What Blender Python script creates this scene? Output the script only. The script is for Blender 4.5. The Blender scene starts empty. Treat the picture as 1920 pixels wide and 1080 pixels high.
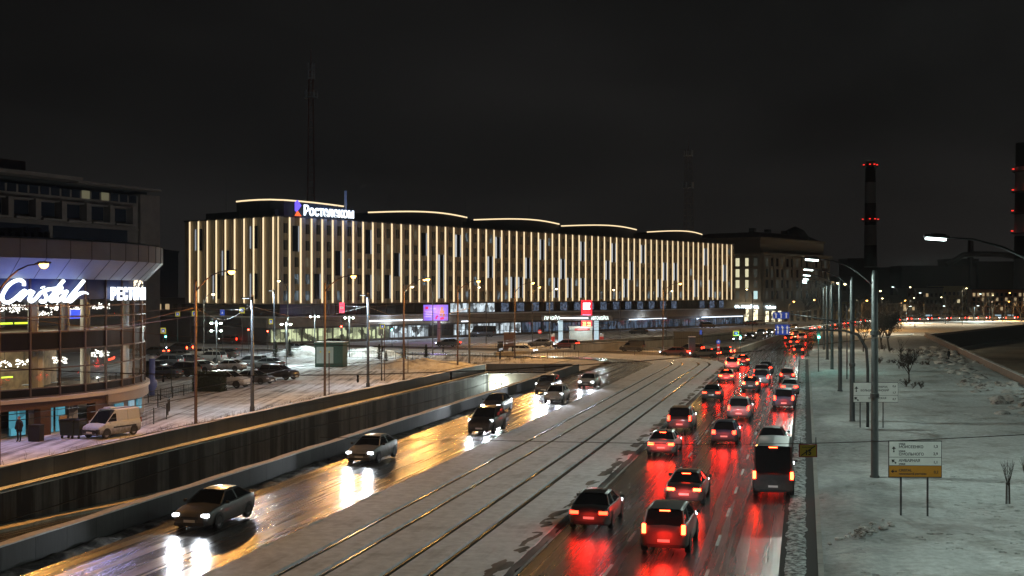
import bpy, bmesh, math, random
from mathutils import Vector, Matrix
from mathutils.geometry import delaunay_2d_cdt
R = math.radians
random.seed(7)
SC = bpy.context.scene
COL = SC.collection
# ------------------------------------------------------------------ camera
F = 2300.0          # focal length in pixels of the 1920 px wide photograph
HZ = 549.5          # row of the horizon
CAMZ = 10.0
cd = bpy.data.cameras.new('camera'); cam = bpy.data.objects.new('camera', cd); COL.objects.link(cam)
cam.location = (0, 0, CAMZ); cam.rotation_euler = (R(90), 0, 0)
cd.sensor_width = 36; cd.lens = 36*F/1920; cd.shift_y = (HZ-540)/1920
cd.clip_start = .5; cd.clip_end = 4000
SC.camera = cam
# ------------------------------------------------------------------ night sky: low cloud lit by the city
w = bpy.data.worlds.new('World'); SC.world = w; w.use_nodes = True
nt = w.node_tree; nd = nt.nodes; lk = nt.links
bg = nd['Background']
tc = nd.new('ShaderNodeTexCoord'); sp = nd.new('ShaderNodeSeparateXYZ'); lk.new(tc.outputs['Generated'], sp.inputs[0])
rp = nd.new('ShaderNodeValToRGB'); lk.new(sp.outputs['Z'], rp.inputs[0])
e = rp.color_ramp.elements
e[0].position = 0.0; e[0].color = (.0125, .0117, .0110, 1)
e[1].position = .32; e[1].color = (.0038, .0037, .0037, 1)
m_ = rp.color_ramp.elements.new(.11); m_.color = (.0078, .0074, .0071, 1)
ns = nd.new('ShaderNodeTexNoise'); ns.inputs['Scale'].default_value = 3.2; ns.inputs['Detail'].default_value = 4
mp = nd.new('ShaderNodeMapping'); mp.inputs['Scale'].default_value = (1, 1, 2.6)
lk.new(tc.outputs['Generated'], mp.inputs[0]); lk.new(mp.outputs[0], ns.inputs[0])
mr = nd.new('ShaderNodeMapRange'); mr.inputs[1].default_value = .3; mr.inputs[2].default_value = .75; mr.inputs[3].default_value = .62; mr.inputs[4].default_value = 1.5
lk.new(ns.outputs[0], mr.inputs[0])
mx = nd.new('ShaderNodeMix'); mx.data_type = 'RGBA'; mx.blend_type = 'MULTIPLY'; mx.inputs[0].default_value = 1
lk.new(rp.outputs[0], mx.inputs[6]); lk.new(mr.outputs[0], mx.inputs[7]); lk.new(mx.outputs[2], bg.inputs[0])
bg.inputs[1].default_value = 1.0
SC.view_settings.view_transform = 'Standard'; SC.view_settings.look = 'None'
SC.view_settings.exposure = 0; SC.view_settings.gamma = 1
cy = SC.cycles
cy.use_denoising = True; cy.max_bounces = 5; cy.diffuse_bounces = 2; cy.glossy_bounces = 3
cy.transmission_bounces = 4; cy.transparent_max_bounces = 8; cy.sample_clamp_indirect = 4; cy.sample_clamp_direct = 0
cy.caustics_reflective = False; cy.caustics_refractive = False; cy.use_light_tree = True
cy.use_adaptive_sampling = True; cy.adaptive_threshold = .02

# ------------------------------------------------------------------ frames of the place
TH = math.atan(.239); SN, CS = math.sin(TH), math.cos(TH)
def P(u, v, z=0.0):                      # u runs up the avenue, v to its right
    return Vector((u*SN+v*CS, u*CS-v*SN, z))
def G(px, py, z=0.0):                    # ground point (height z) seen at a photograph pixel
    Y = F*(CAMZ-z)/(py-HZ)
    return Vector(((px-960)/F*Y, Y, z))
def at(px, Y, z=0.0):
    return Vector(((px-960)/F*Y, Y, z))
def zat(py, Y): return CAMZ-(py-HZ)*Y/F
CV, CU, PHM, R0 = -40.0, 170.0, 1.34, 27.0
S1 = CU+PHM*R0
def RP(v, s, z=0.0):                     # the avenue and its branch turning left to the bridge
    if s <= CU: return P(s, v, z)
    r = v-CV; ph = min((s-CU)/R0, PHM)
    vv = CV+r*math.cos(ph); uu = CU+r*math.sin(ph)
    if s > S1:
        d = s-S1; vv -= math.sin(ph)*d; uu += math.cos(ph)*d
    return P(uu, vv, z)
def heading(a, b):                       # z rotation that turns +Y towards b-a
    d = b-a; return math.atan2(-d.x, d.y)

# ------------------------------------------------------------------ tagging
USED = {}
def tag(o, label=None, cat=None, group=None, kind=None):
    if label:
        if not kind and not group: assert label not in USED, label
        USED[label] = 1; o['label'] = label
    if cat: o['category'] = cat
    if group: o['group'] = group
    if kind: o['kind'] = kind
    return o
def empty(name, loc=(0, 0, 0), rz=0.0, label=None, cat=None, group=None, scale=1):
    o = bpy.data.objects.new(name, None); COL.objects.link(o)
    o.location = loc; o.rotation_euler = (0, 0, rz); o.empty_display_size = .3
    if scale != 1: o.scale = (scale,)*3
    return tag(o, label, cat, group)
def copy_tree(o, parent=None, label=None, group=None):
    c = o.copy(); COL.objects.link(c)
    if parent: c.parent = parent; c.matrix_parent_inverse = o.matrix_parent_inverse
    if label: c['label'] = label; USED[label] = 1
    if group: c['group'] = group
    for ch in list(o.children): copy_tree(ch, c)
    return c

# ------------------------------------------------------------------ mesh builder
class MB:
    def __init__(s): s.v = []; s.f = []; s.m = []; s.uv = {}
    def poly(s, pts, m=0):
        n = len(s.v); s.v += [tuple(p) for p in pts]; s.f.append(tuple(range(n, n+len(pts)))); s.m.append(m); return s
    def box(s, c, d, m=0, rz=0.0, rx=0.0, ry=0.0, taper=1.0):
        n = len(s.v); hx, hy, hz = d[0]/2, d[1]/2, d[2]/2
        M = Matrix.Rotation(rz, 3, 'Z') @ Matrix.Rotation(ry, 3, 'Y') @ Matrix.Rotation(rx, 3, 'X')
        for z in (-hz, hz):
            k = taper if z > 0 else 1
            for x, y in ((-hx, -hy), (hx, -hy), (hx, hy), (-hx, hy)):
                s.v.append(tuple(Vector(c)+M @ Vector((x*k, y*k, z))))
        for q in ((0, 3, 2, 1), (4, 5, 6, 7), (0, 1, 5, 4), (1, 2, 6, 5), (2, 3, 7, 6), (3, 0, 4, 7)):
            s.f.append(tuple(n+i for i in q)); s.m.append(m)
        return s
    def bb(s, a, b, m=0):                # box by two corners
        return s.box([(a[i]+b[i])/2 for i in range(3)], [abs(b[i]-a[i]) for i in range(3)], m)
    def tube(s, pts, r, m=0, n=6, cap=True):
        pts = [Vector(p) for p in pts]; k = len(pts)
        rs = r if isinstance(r, (list, tuple)) else [r]*k
        base = len(s.v); up = None
        for i, p in enumerate(pts):
            t = (pts[min(i+1, k-1)]-pts[max(i-1, 0)]).normalized()
            if up is None: up = Vector((0, 0, 1)) if abs(t.z) < .9 else Vector((1, 0, 0))
            a = t.cross(up).normalized(); b = a.cross(t).normalized(); up = b
            for j in range(n):
                an = 2*math.pi*j/n
                s.v.append(tuple(p+a*math.cos(an)*rs[i]+b*math.sin(an)*rs[i]))
        for i in range(k-1):
            for j in range(n):
                s.f.append((base+i*n+j, base+i*n+(j+1) % n, base+(i+1)*n+(j+1) % n, base+(i+1)*n+j)); s.m.append(m)
        if cap:
            s.f.append(tuple(base+j for j in reversed(range(n)))); s.m.append(m)
            s.f.append(tuple(base+(k-1)*n+j for j in range(n))); s.m.append(m)
        return s
    def lathe(s, prof, n=16, m=0, c=(0, 0), caps=True):
        base = len(s.v)
        for r, z in prof:
            for j in range(n):
                an = 2*math.pi*j/n; s.v.append((c[0]+r*math.cos(an), c[1]+r*math.sin(an), z))
        for i in range(len(prof)-1):
            for j in range(n):
                s.f.append((base+i*n+j, base+i*n+(j+1) % n, base+(i+1)*n+(j+1) % n, base+(i+1)*n+j)); s.m.append(m)
        if caps:
            s.f.append(tuple(base+j for j in reversed(range(n)))); s.m.append(m)
            s.f.append(tuple(base+(len(prof)-1)*n+j for j in range(n))); s.m.append(m)
        return s
    def prism(s, pts, z0, z1, m=0, mt=None):   # xy outline (ccw) pulled up
        n = len(pts); base = len(s.v)
        s.v += [(p[0], p[1], z0) for p in pts]+[(p[0], p[1], z1) for p in pts]
        for i in range(n):
            j = (i+1) % n; s.f.append((base+i, base+j, base+n+j, base+n+i)); s.m.append(m)
        s.f.append(tuple(base+n+i for i in range(n))); s.m.append(m if mt is None else mt)
        s.f.append(tuple(base+i for i in reversed(range(n)))); s.m.append(m)
        return s
    def side(s, pts, x0, x1, m=0):             # yz outline pulled along x
        n = len(pts); base = len(s.v)
        s.v += [(x0, p[0], p[1]) for p in pts]+[(x1, p[0], p[1]) for p in pts]
        for i in range(n):
            j = (i+1) % n; s.f.append((base+i, base+n+i, base+n+j, base+j)); s.m.append(m)
        s.f.append(tuple(base+i for i in range(n))); s.m.append(m)
        s.f.append(tuple(base+n+i for i in reversed(range(n)))); s.m.append(m)
        return s
    def strip(s, fn, v0, v1, s0, s1, z=.0, step=4.0, m=0, jag=0.0):
        n = max(1, int((s1-s0)/step)); rnd = random.Random(int(abs(v0)*100+s0)+3)
        base = len(s.v); uvs = []
        for i in range(n+1):
            q = s0+(s1-s0)*i/n
            a, b = v0+(rnd.random()-.5)*jag, v1+(rnd.random()-.5)*jag
            s.v += [tuple(fn(a, q, z(a) if callable(z) else z)), tuple(fn(b, q, z(b) if callable(z) else z))]; s.uv[len(s.v)-2] = (a, q); s.uv[len(s.v)-1] = (b, q)
        for i in range(n):
            k = base+2*i; s.f.append((k, k+1, k+3, k+2)); s.m.append(m)
        return s
    def build(s, name, mats, parent=None, smooth=False, bevel=0.0, loc=None, rz=0):
        me = bpy.data.meshes.new(name); me.from_pydata(s.v, [], s.f)
        if not isinstance(mats, (list, tuple)): mats = [mats]
        for m in mats: me.materials.append(m)
        if len(mats) > 1:
            for p, i in zip(me.polygons, s.m): p.material_index = i
        if s.uv:
            ul = me.uv_layers.new(name='along')
            for l in me.loops:
                ul.data[l.index].uv = s.uv.get(l.vertex_index, (0, 0))
        if smooth:
            for p in me.polygons: p.use_smooth = True
        me.update()
        o = bpy.data.objects.new(name, me); COL.objects.link(o)
        if parent: o.parent = parent
        if loc is not None: o.location = loc
        o.rotation_euler = (0, 0, rz)
        if bevel:
            b = o.modifiers.new('b', 'BEVEL'); b.width = bevel; b.segments = 2; b.limit_method = 'ANGLE'; b.angle_limit = R(35)
        return o
def text_mesh(txt, size, mat, name='lettering', parent=None, depth=.02, bold=.0, width=None, align='LEFT'):
    c = bpy.data.curves.new('t', 'FONT'); c.body = txt; c.size = size; c.extrude = depth; c.offset = bold; c.resolution_u = 3
    c.align_x = align
    o = bpy.data.objects.new('t', c); COL.objects.link(o)
    bpy.context.view_layer.update()
    me = bpy.data.meshes.new_from_object(o.evaluated_get(bpy.context.evaluated_depsgraph_get()))
    bpy.data.objects.remove(o)
    if width:
        xs = [v.co.x for v in me.vertices]; k = width/(max(xs)-min(xs))
        for v in me.vertices: v.co.x *= k
    # stand it up: text x -> x, text y -> z, front faces -y
    for v in me.vertices: v.co = Vector((v.co.x, -v.co.z, v.co.y))
    me.materials.clear(); me.materials.append(mat)
    ob = bpy.data.objects.new(name, me); COL.objects.link(ob)
    if parent: ob.parent = parent
    return ob

# ------------------------------------------------------------------ materials
MAT = {}
def mat(name, col, rough=.6, metal=0.0, emit=None, es=0.0, noise=0.0, nscale=3.0, bump=0.0, bscale=20.0, spec=.5, coat=0.0, stretch=(1, 1, 1), ndet=5):
    if name in MAT: return MAT[name]
    m = bpy.data.materials.new(name); m.use_nodes = True; MAT[name] = m
    n = m.node_tree.nodes; l = m.node_tree.links; b = n['Principled BSDF']
    b.inputs['Base Color'].default_value = (*col, 1); b.inputs['Roughness'].default_value = rough
    b.inputs['Metallic'].default_value = metal; b.inputs['Specular IOR Level'].default_value = spec
    b.inputs['Coat Weight'].default_value = coat; b.inputs['Coat Roughness'].default_value = .08
    if emit: b.inputs['Emission Color'].default_value = (*emit, 1); b.inputs['Emission Strength'].default_value = es
    if noise or bump:
        tc = n.new('ShaderNodeTexCoord'); mp = n.new('ShaderNodeMapping'); mp.inputs['Scale'].default_value = stretch
        l.new(tc.outputs['Object'], mp.inputs[0])
    if noise:
        t = n.new('ShaderNodeTexNoise'); t.inputs['Scale'].default_value = nscale; t.inputs['Detail'].default_value = ndet; t.inputs['Roughness'].default_value = .6
        l.new(mp.outputs[0], t.inputs[0])
        r = n.new('ShaderNodeMapRange'); r.inputs[1].default_value = .3; r.inputs[2].default_value = .7
        r.inputs[3].default_value = 1-noise; r.inputs[4].default_value = 1+noise*.5; l.new(t.outputs[0], r.inputs[0])
        x = n.new('ShaderNodeMix'); x.data_type = 'RGBA'; x.blend_type = 'MULTIPLY'; x.inputs[0].default_value = 1
        x.inputs[6].default_value = (*col, 1); l.new(r.outputs[0], x.inputs[7]); l.new(x.outputs[2], b.inputs['Base Color'])
        r2 = n.new('ShaderNodeMapRange'); r2.inputs[3].default_value = max(.03, rough-.12); r2.inputs[4].default_value = min(1, rough+.12)
        l.new(t.outputs[0], r2.inputs[0]); l.new(r2.outputs[0], b.inputs['Roughness'])
    if bump:
        t = n.new('ShaderNodeTexNoise'); t.inputs['Scale'].default_value = bscale; t.inputs['Detail'].default_value = 6
        l.new(mp.outputs[0], t.inputs[0])
        u = n.new('ShaderNodeBump'); u.inputs['Strength'].default_value = bump; u.inputs['Distance'].default_value = .05
        l.new(t.outputs[0], u.inputs['Height']); l.new(u.outputs[0], b.inputs['Normal'])
    return m
def joints(m, step=3.0, depth=.35):
    n = m.node_tree.nodes; l = m.node_tree.links; b = n['Principled BSDF']; li = b.inputs['Base Color'].links[0].from_socket
    g = n.new('ShaderNodeNewGeometry'); d = n.new('ShaderNodeVectorMath'); d.operation = 'DOT_PRODUCT'; d.inputs[1].default_value = (math.sin(math.atan(.239))/step, math.cos(math.atan(.239))/step, 0)
    l.new(g.outputs['Position'], d.inputs[0]); f = n.new('ShaderNodeMath'); f.operation = 'FRACT'; l.new(d.outputs['Value'], f.inputs[0])
    c = n.new('ShaderNodeMath'); c.operation = 'GREATER_THAN'; c.inputs[1].default_value = .018; l.new(f.outputs[0], c.inputs[0])
    r = n.new('ShaderNodeMapRange'); r.inputs[3].default_value = depth; r.inputs[4].default_value = 1; l.new(c.outputs[0], r.inputs[0])
    fl = n.new('ShaderNodeMath'); fl.operation = 'FLOOR'; l.new(d.outputs['Value'], fl.inputs[0]); wn = n.new('ShaderNodeTexWhiteNoise'); wn.noise_dimensions = '1D'; l.new(fl.outputs[0], wn.inputs['W'])
    r2 = n.new('ShaderNodeMapRange'); r2.inputs[3].default_value = .72; r2.inputs[4].default_value = 1.12; l.new(wn.outputs['Value'], r2.inputs[0])
    mu = n.new('ShaderNodeMath'); mu.operation = 'MULTIPLY'; l.new(r.outputs[0], mu.inputs[0]); l.new(r2.outputs[0], mu.inputs[1])
    x = n.new('ShaderNodeMix'); x.data_type = 'RGBA'; x.blend_type = 'MULTIPLY'; x.inputs[0].default_value = 1
    l.new(li, x.inputs[6]); l.new(mu.outputs[0], x.inputs[7]); l.new(x.outputs[2], b.inputs['Base Color']); return m
def glow(name, col, s): return mat(name, (.1, .1, .1), .4, emit=col, es=s)

def snow_mat(name, col=(.72, .74, .78), dirt=(.16, .14, .12), lo=.52, hi=.75, scale=.25, tracks=None, bumpd=.12, uv=False, fine=1.2, squash=.14, tracks_w=.6, prints=False):
    m = bpy.data.materials.new(name); m.use_nodes = True; MAT[name] = m
    n = m.node_tree.nodes; l = m.node_tree.links; b = n['Principled BSDF']
    b.inputs['Roughness'].default_value = .7; b.inputs['Specular IOR Level'].default_value = .25
    tc = n.new('ShaderNodeTexCoord'); src = tc.outputs['UV' if uv else 'Object']
    def noise(sc, det=6, mp=None):
        t = n.new('ShaderNodeTexNoise'); t.inputs['Scale'].default_value = sc; t.inputs['Detail'].default_value = det; t.inputs['Roughness'].default_value = .62
        if mp:
            q = n.new('ShaderNodeMapping'); q.inputs['Scale'].default_value = mp[0]; q.inputs['Rotation'].default_value = (0, 0, mp[1])
            l.new(src, q.inputs[0]); l.new(q.outputs[0], t.inputs[0])
        else: l.new(src, t.inputs[0])
        return t.outputs[0]
    a = noise(scale)
    if tracks is not None:
        tr = noise(1.0, 4, ((1.6, .05, 1), tracks))
        mm = n.new('ShaderNodeMath'); mm.operation = 'MULTIPLY_ADD'; mm.inputs[1].default_value = tracks_w
        l.new(tr, mm.inputs[0]); sc_ = n.new('ShaderNodeMath'); sc_.operation = 'MULTIPLY'; sc_.inputs[1].default_value = 1-tracks_w
        l.new(a, sc_.inputs[0]); l.new(sc_.outputs[0], mm.inputs[2]); a = mm.outputs[0]
    fn = noise(fine, 8)
    r = n.new('ShaderNodeValToRGB'); r.color_ramp.elements[0].position = lo; r.color_ramp.elements[1].position = hi
    r.color_ramp.elements[0].color = (*col, 1); r.color_ramp.elements[1].color = (*dirt, 1)
    l.new(a, r.inputs[0])
    r2 = n.new('ShaderNodeMapRange'); r2.inputs[1].default_value = .35; r2.inputs[2].default_value = .65; r2.inputs[3].default_value = 1-squash*2; r2.inputs[4].default_value = 1.05
    l.new(fn, r2.inputs[0])
    x = n.new('ShaderNodeMix'); x.data_type = 'RGBA'; x.blend_type = 'MULTIPLY'; x.inputs[0].default_value = 1
    l.new(r.outputs[0], x.inputs[6]); l.new(r2.outputs[0], x.inputs[7]); l.new(x.outputs[2], b.inputs['Base Color'])
    pr = None
    if prints:
        vo = n.new('ShaderNodeTexVoronoi'); vo.inputs['Scale'].default_value = 1.7; l.new(src, vo.inputs[0])
        q1 = n.new('ShaderNodeMapRange'); q1.inputs[1].default_value = .13; q1.inputs[2].default_value = .26; l.new(vo.outputs['Distance'], q1.inputs[0])
        q2 = n.new('ShaderNodeMapRange'); q2.inputs[1].default_value = .46; q2.inputs[2].default_value = .56; l.new(noise(.11, 3), q2.inputs[0])
        q3 = n.new('ShaderNodeMath'); q3.operation = 'SUBTRACT'; q3.inputs[0].default_value = 1; l.new(q2.outputs[0], q3.inputs[1])
        q4 = n.new('ShaderNodeMath'); q4.operation = 'MAXIMUM'; l.new(q1.outputs[0], q4.inputs[0]); l.new(q3.outputs[0], q4.inputs[1]); pr = q4.outputs[0]
    f1 = noise(2.2, 8); u = n.new('ShaderNodeBump'); u.inputs['Strength'].default_value = .9; u.inputs['Distance'].default_value = bumpd
    l.new(f1, u.inputs['Height'])
    f2 = noise(9, 4); u2 = n.new('ShaderNodeBump'); u2.inputs['Strength'].default_value = .5; u2.inputs['Distance'].default_value = bumpd*.35
    l.new(f2, u2.inputs['Height']); l.new(u.outputs[0], u2.inputs['Normal']); l.new(u2.outputs[0], b.inputs['Normal'])
    if pr:
        u3 = n.new('ShaderNodeBump'); u3.inputs['Strength'].default_value = 1; u3.inputs['Distance'].default_value = .3
        l.new(pr, u3.inputs['Height']); l.new(u2.outputs[0], u3.inputs['Normal']); l.new(u3.outputs[0], b.inputs['Normal'])
    return m
def wet_road(name, lanes_w=3.4, off=0.0, grit=.2):
    """wet asphalt: UV x = metres across, UV y = metres along"""
    m = bpy.data.materials.new(name); m.use_nodes = True; MAT[name] = m
    n = m.node_tree.nodes; l = m.node_tree.links; b = n['Principled BSDF']
    tc = n.new('ShaderNodeTexCoord')
    def noise(sc, scale, det=5):
        q = n.new('ShaderNodeMapping'); q.inputs['Scale'].default_value = scale; l.new(tc.outputs['UV'], q.inputs[0])
        t = n.new('ShaderNodeTexNoise'); t.inputs['Scale'].default_value = sc; t.inputs['Detail'].default_value = det; t.inputs['Roughness'].default_value = .6
        l.new(q.outputs[0], t.inputs[0]); return t.outputs[0]
    st = noise(1.0, (2.2, .035, 1)); st2 = noise(1.0, (.8, .12, 1), 7); gr = noise(14, (1, 1, 1), 4)
    r = n.new('ShaderNodeMapRange'); r.inputs[1].default_value = .35; r.inputs[2].default_value = .68; r.inputs[3].default_value = .12; r.inputs[4].default_value = .40
    l.new(st, r.inputs[0]); l.new(r.outputs[0], b.inputs['Roughness'])
    c = n.new('ShaderNodeValToRGB'); c.color_ramp.elements[0].position = .38; c.color_ramp.elements[0].color = (.028, .027, .027, 1)
    c.color_ramp.elements[1].position = .74; c.color_ramp.elements[1].color = (grit, grit*.97, grit*.93, 1)
    k = c.color_ramp.elements.new(.6); k.color = (.055, .052, .05, 1)
    ad = n.new('ShaderNodeMath'); ad.operation = 'ADD'; l.new(st, ad.inputs[0]); l.new(st2, ad.inputs[1])
    hf = n.new('ShaderNodeMath'); hf.operation = 'MULTIPLY'; hf.inputs[1].default_value = .5; l.new(ad.outputs[0], hf.inputs[0])
    l.new(hf.outputs[0], c.inputs[0]); l.new(c.outputs[0], b.inputs['Base Color'])
    b.inputs['Specular IOR Level'].default_value = .8; b.inputs['Coat Weight'].default_value = 1; b.inputs['Coat Roughness'].default_value = .27
    u = n.new('ShaderNodeBump'); u.inputs['Strength'].default_value = .55; u.inputs['Distance'].default_value = .02
    l.new(gr, u.inputs['Height']); l.new(u.outputs[0], b.inputs['Normal']); l.new(u.outputs[0], b.inputs['Coat Normal'])
    rc = n.new('ShaderNodeMapRange'); rc.inputs[1].default_value = .4; rc.inputs[2].default_value = .62; rc.inputs[3].default_value = 1.0; rc.inputs[4].default_value = .12; l.new(st2, rc.inputs[0]); l.new(rc.outputs[0], b.inputs['Coat Weight'])
    return m
def pane_mat(name, col, s, dark=(.02, .02, .025), sc=(1.3, 1.3, .9), thr=.45, var=1.0):
    """lit interior seen through glass: blocky pattern of brighter and dimmer patches"""
    m = bpy.data.materials.new(name); m.use_nodes = True; MAT[name] = m
    n = m.node_tree.nodes; l = m.node_tree.links; b = n['Principled BSDF']
    b.inputs['Base Color'].default_value = (*dark, 1); b.inputs['Roughness'].default_value = .08
    b.inputs['Emission Color'].default_value = (*col, 1)
    g = n.new('ShaderNodeNewGeometry'); q = n.new('ShaderNodeMapping'); q.inputs['Scale'].default_value = sc
    l.new(g.outputs['Position'], q.inputs[0])
    v = n.new('ShaderNodeTexVoronoi'); v.distance = 'CHEBYCHEV'; v.inputs['Scale'].default_value = 1; l.new(q.outputs[0], v.inputs[0])
    t = n.new('ShaderNodeTexNoise'); t.inputs['Scale'].default_value = .6; t.inputs['Detail'].default_value = 3; l.new(q.outputs[0], t.inputs[0])
    sep = n.new('ShaderNodeSeparateColor'); l.new(v.outputs['Color'], sep.inputs[0])
    a = n.new('ShaderNodeMath'); a.operation = 'MULTIPLY'; l.new(sep.outputs[0], a.inputs[0]); l.new(t.outputs[0], a.inputs[1])
    r = n.new('ShaderNodeMapRange'); r.inputs[1].default_value = .05; r.inputs[2].default_value = thr; r.inputs[3].default_value = s*(1-var*.9); r.inputs[4].default_value = s*1.4
    l.new(a.outputs[0], r.inputs[0]); l.new(r.outputs[0], b.inputs['Emission Strength'])
    return m
def clear_glass(name, tint=(.8, .85, .9), fac=.12, rough=.03):
    m = bpy.data.materials.new(name); m.use_nodes = True; MAT[name] = m
    n = m.node_tree.nodes; l = m.node_tree.links; n.remove(n['Principled BSDF']); out = n['Material Output']
    tr = n.new('ShaderNodeBsdfTransparent'); tr.inputs[0].default_value = (*tint, 1)
    gl = n.new('ShaderNodeBsdfGlossy'); gl.inputs['Roughness'].default_value = rough; gl.inputs[0].default_value = (1, 1, 1, 1)
    fr = n.new('ShaderNodeFresnel'); fr.inputs[0].default_value = 1.3
    ad = n.new('ShaderNodeMath'); ad.operation = 'ADD'; ad.use_clamp = True; ad.inputs[1].default_value = fac; l.new(fr.outputs[0], ad.inputs[0])
    mx = n.new('ShaderNodeMixShader'); l.new(ad.outputs[0], mx.inputs[0]); l.new(tr.outputs[0], mx.inputs[1]); l.new(gl.outputs[0], mx.inputs[2])
    l.new(mx.outputs[0], out.inputs[0]); return m

snow = snow_mat('snow', scale=.12, lo=.55, hi=.9)
park_snow = snow_mat('park snow', col=(.70, .73, .74), dirt=(.30, .29, .27), lo=.5, hi=.78, scale=.3, bumpd=.20, fine=3.0, prints=True)
def fringe(m, v0, v1, lo):                 # trodden dirty snow beside the kerb (UV x = metres from the kerb)
    n = m.node_tree.nodes; l = m.node_tree.links; b = n['Principled BSDF']; li = b.inputs['Base Color'].links[0].from_socket
    tc = n.new('ShaderNodeTexCoord'); sp_ = n.new('ShaderNodeSeparateXYZ'); l.new(tc.outputs['UV'], sp_.inputs[0])
    q = n.new('ShaderNodeMapping'); q.inputs['Scale'].default_value = (.5, .12, 1); l.new(tc.outputs['UV'], q.inputs[0]); t = n.new('ShaderNodeTexNoise'); t.inputs['Scale'].default_value = 1; t.inputs['Detail'].default_value = 6; l.new(q.outputs[0], t.inputs[0])
    a = n.new('ShaderNodeMath'); a.operation = 'MULTIPLY_ADD'; a.inputs[1].default_value = 7; l.new(t.outputs[0], a.inputs[0]); l.new(sp_.outputs['X'], a.inputs[2])
    r = n.new('ShaderNodeMapRange'); r.inputs[1].default_value = v0+3.5; r.inputs[2].default_value = v1+3.5; r.inputs[3].default_value = lo; r.inputs[4].default_value = 1; l.new(a.outputs[0], r.inputs[0])
    x = n.new('ShaderNodeMix'); x.data_type = 'RGBA'; x.blend_type = 'MULTIPLY'; x.inputs[0].default_value = 1; l.new(li, x.inputs[6]); l.new(r.outputs[0], x.inputs[7]); l.new(x.outputs[2], b.inputs['Base Color'])
fringe(park_snow, .3, 6.5, .30)
lot_snow = snow_mat('driven snow', col=(.66, .67, .72), dirt=(.10, .09, .09), lo=.47, hi=.62, scale=.3, tracks=R(58), bumpd=.10)
tram_snow = snow_mat('tram snow', col=(.80, .82, .86), dirt=(.42, .42, .43), lo=.52, hi=.74, scale=.35, tracks=0, uv=True, bumpd=.05, tracks_w=.4, fine=2.0, squash=.10)
dirty_snow = snow_mat('dirty snow', col=(.30, .27, .24), dirt=(.05, .045, .04), lo=.42, hi=.56, scale=1.1, bumpd=.35, fine=3, squash=.25)
edge_snow = snow_mat('slush', col=(.50, .54, .55), dirt=(.04, .04, .04), lo=.44, hi=.60, scale=3.6, bumpd=.3, fine=9, squash=.3)
road_snow = snow_mat('road snow', col=(.30, .27, .24), dirt=(.06, .055, .05), lo=.4, hi=.62, scale=.3, tracks=0, uv=True, bumpd=.04, tracks_w=.75)
ice = snow_mat('river ice', col=(.42, .40, .35), dirt=(.2, .19, .17), lo=.4, hi=.7, scale=.05, bumpd=.1)
asphalt = wet_road('wet asphalt', grit=.10)
concrete = mat('concrete', (.20, .19, .175), .75, noise=.45, nscale=.5, bump=.3, bscale=6, stretch=(1, 1, .25))
granite = mat('granite', (.20, .13, .10), .7, noise=.4, nscale=1.5, bump=.3)
cap_snow = mat('cap snow', (.68, .66, .64), .8, noise=.2, nscale=3, bump=.5, bscale=8)
steel = mat('galvanised steel', (.055, .06, .062), .5, .4, noise=.25, nscale=4)
pole_dark = mat('dark pole paint', (.055, .06, .065), .45, .3, noise=.3, nscale=5)
pole_rust = mat('rusty pole', (.07, .042, .03), .65, .1, noise=.4, nscale=5)
black = mat('black', (.012, .012, .013), .5)
rail_steel = mat('rail steel', (.35, .31, .27), .25, .9)
paint = mat('road paint', (.55, .55, .53), .5, noise=.5, nscale=4)
rubber = mat('rubber', (.015, .015, .016), .8)
white_led = glow('cold lamp glow', (.80, 1.0, .97), 9)
sodium = glow('sodium lamp glow', (1, .46, .09), 14)
warm_w = glow('warm white lamp glow', (1, .80, .42), 8)
# ================================================================== GROUND, ROADS, TRENCH, RIVER
TV0, TV1 = -40.0, -28.1                      # inner faces of the underpass cutting
E1 = Vector((-3.0, 155.6, 0)); E2 = Vector((8.1, 155.6, 0))
TU0 = 12.0
trench_poly = [P(TU0, TV1), E2, E1, P(TU0, TV0)]
RIV = [Vector((18, -10, 0)), Vector((56, 134, 0)), Vector((95, 281, 0)), Vector((155, 371, 0)), Vector((250, 430, 0)), Vector((500, 430, 0)), Vector((500, -10, 0))]
def ground_sheet():
    polys = [[Vector((-700, -40)), Vector((900, -40)), Vector((900, 1500)), Vector((-700, 1500))], [p.xy for p in trench_poly], [p.xy for p in RIV]]
    vs, es = [], []
    for pl in polys:
        b = len(vs); vs += [Vector((p[0], p[1])) for p in pl]
        es += [(b+i, b+(i+1) % len(pl)) for i in range(len(pl))]
    # a few inner points keep the triangles well shaped
    ov, oe, of, *_ = delaunay_2d_cdt(vs, es, [], 0, 1e-5)
    def inside(p, pl):
        c = False; j = len(pl)-1
        for i in range(len(pl)):
            a, b = pl[i], pl[j]
            if (a[1] > p[1]) != (b[1] > p[1]) and p[0] < (b[0]-a[0])*(p[1]-a[1])/(b[1]-a[1])+a[0]: c = not c
            j = i
        return c
    mb = MB(); mb.v = [(p[0], p[1], 0) for p in ov]
    for f in of:
        c = sum((Vector(ov[i]) for i in f), Vector((0, 0)))/len(f)
        if inside(c, polys[1]) or inside(c, polys[2]): continue
        mb.f.append(tuple(f)); mb.m.append(0)
    return mb.build('ground', snow)
def struct(o): return tag(o, kind='structure')
struct(ground_sheet())
# river: frozen, below the quay
struct(MB().poly([(-20, -60, -3.5), (700, -60, -3.5), (700, 600, -3.5), (-20, 600, -3.5)]).build('frozen_river', ice))

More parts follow.
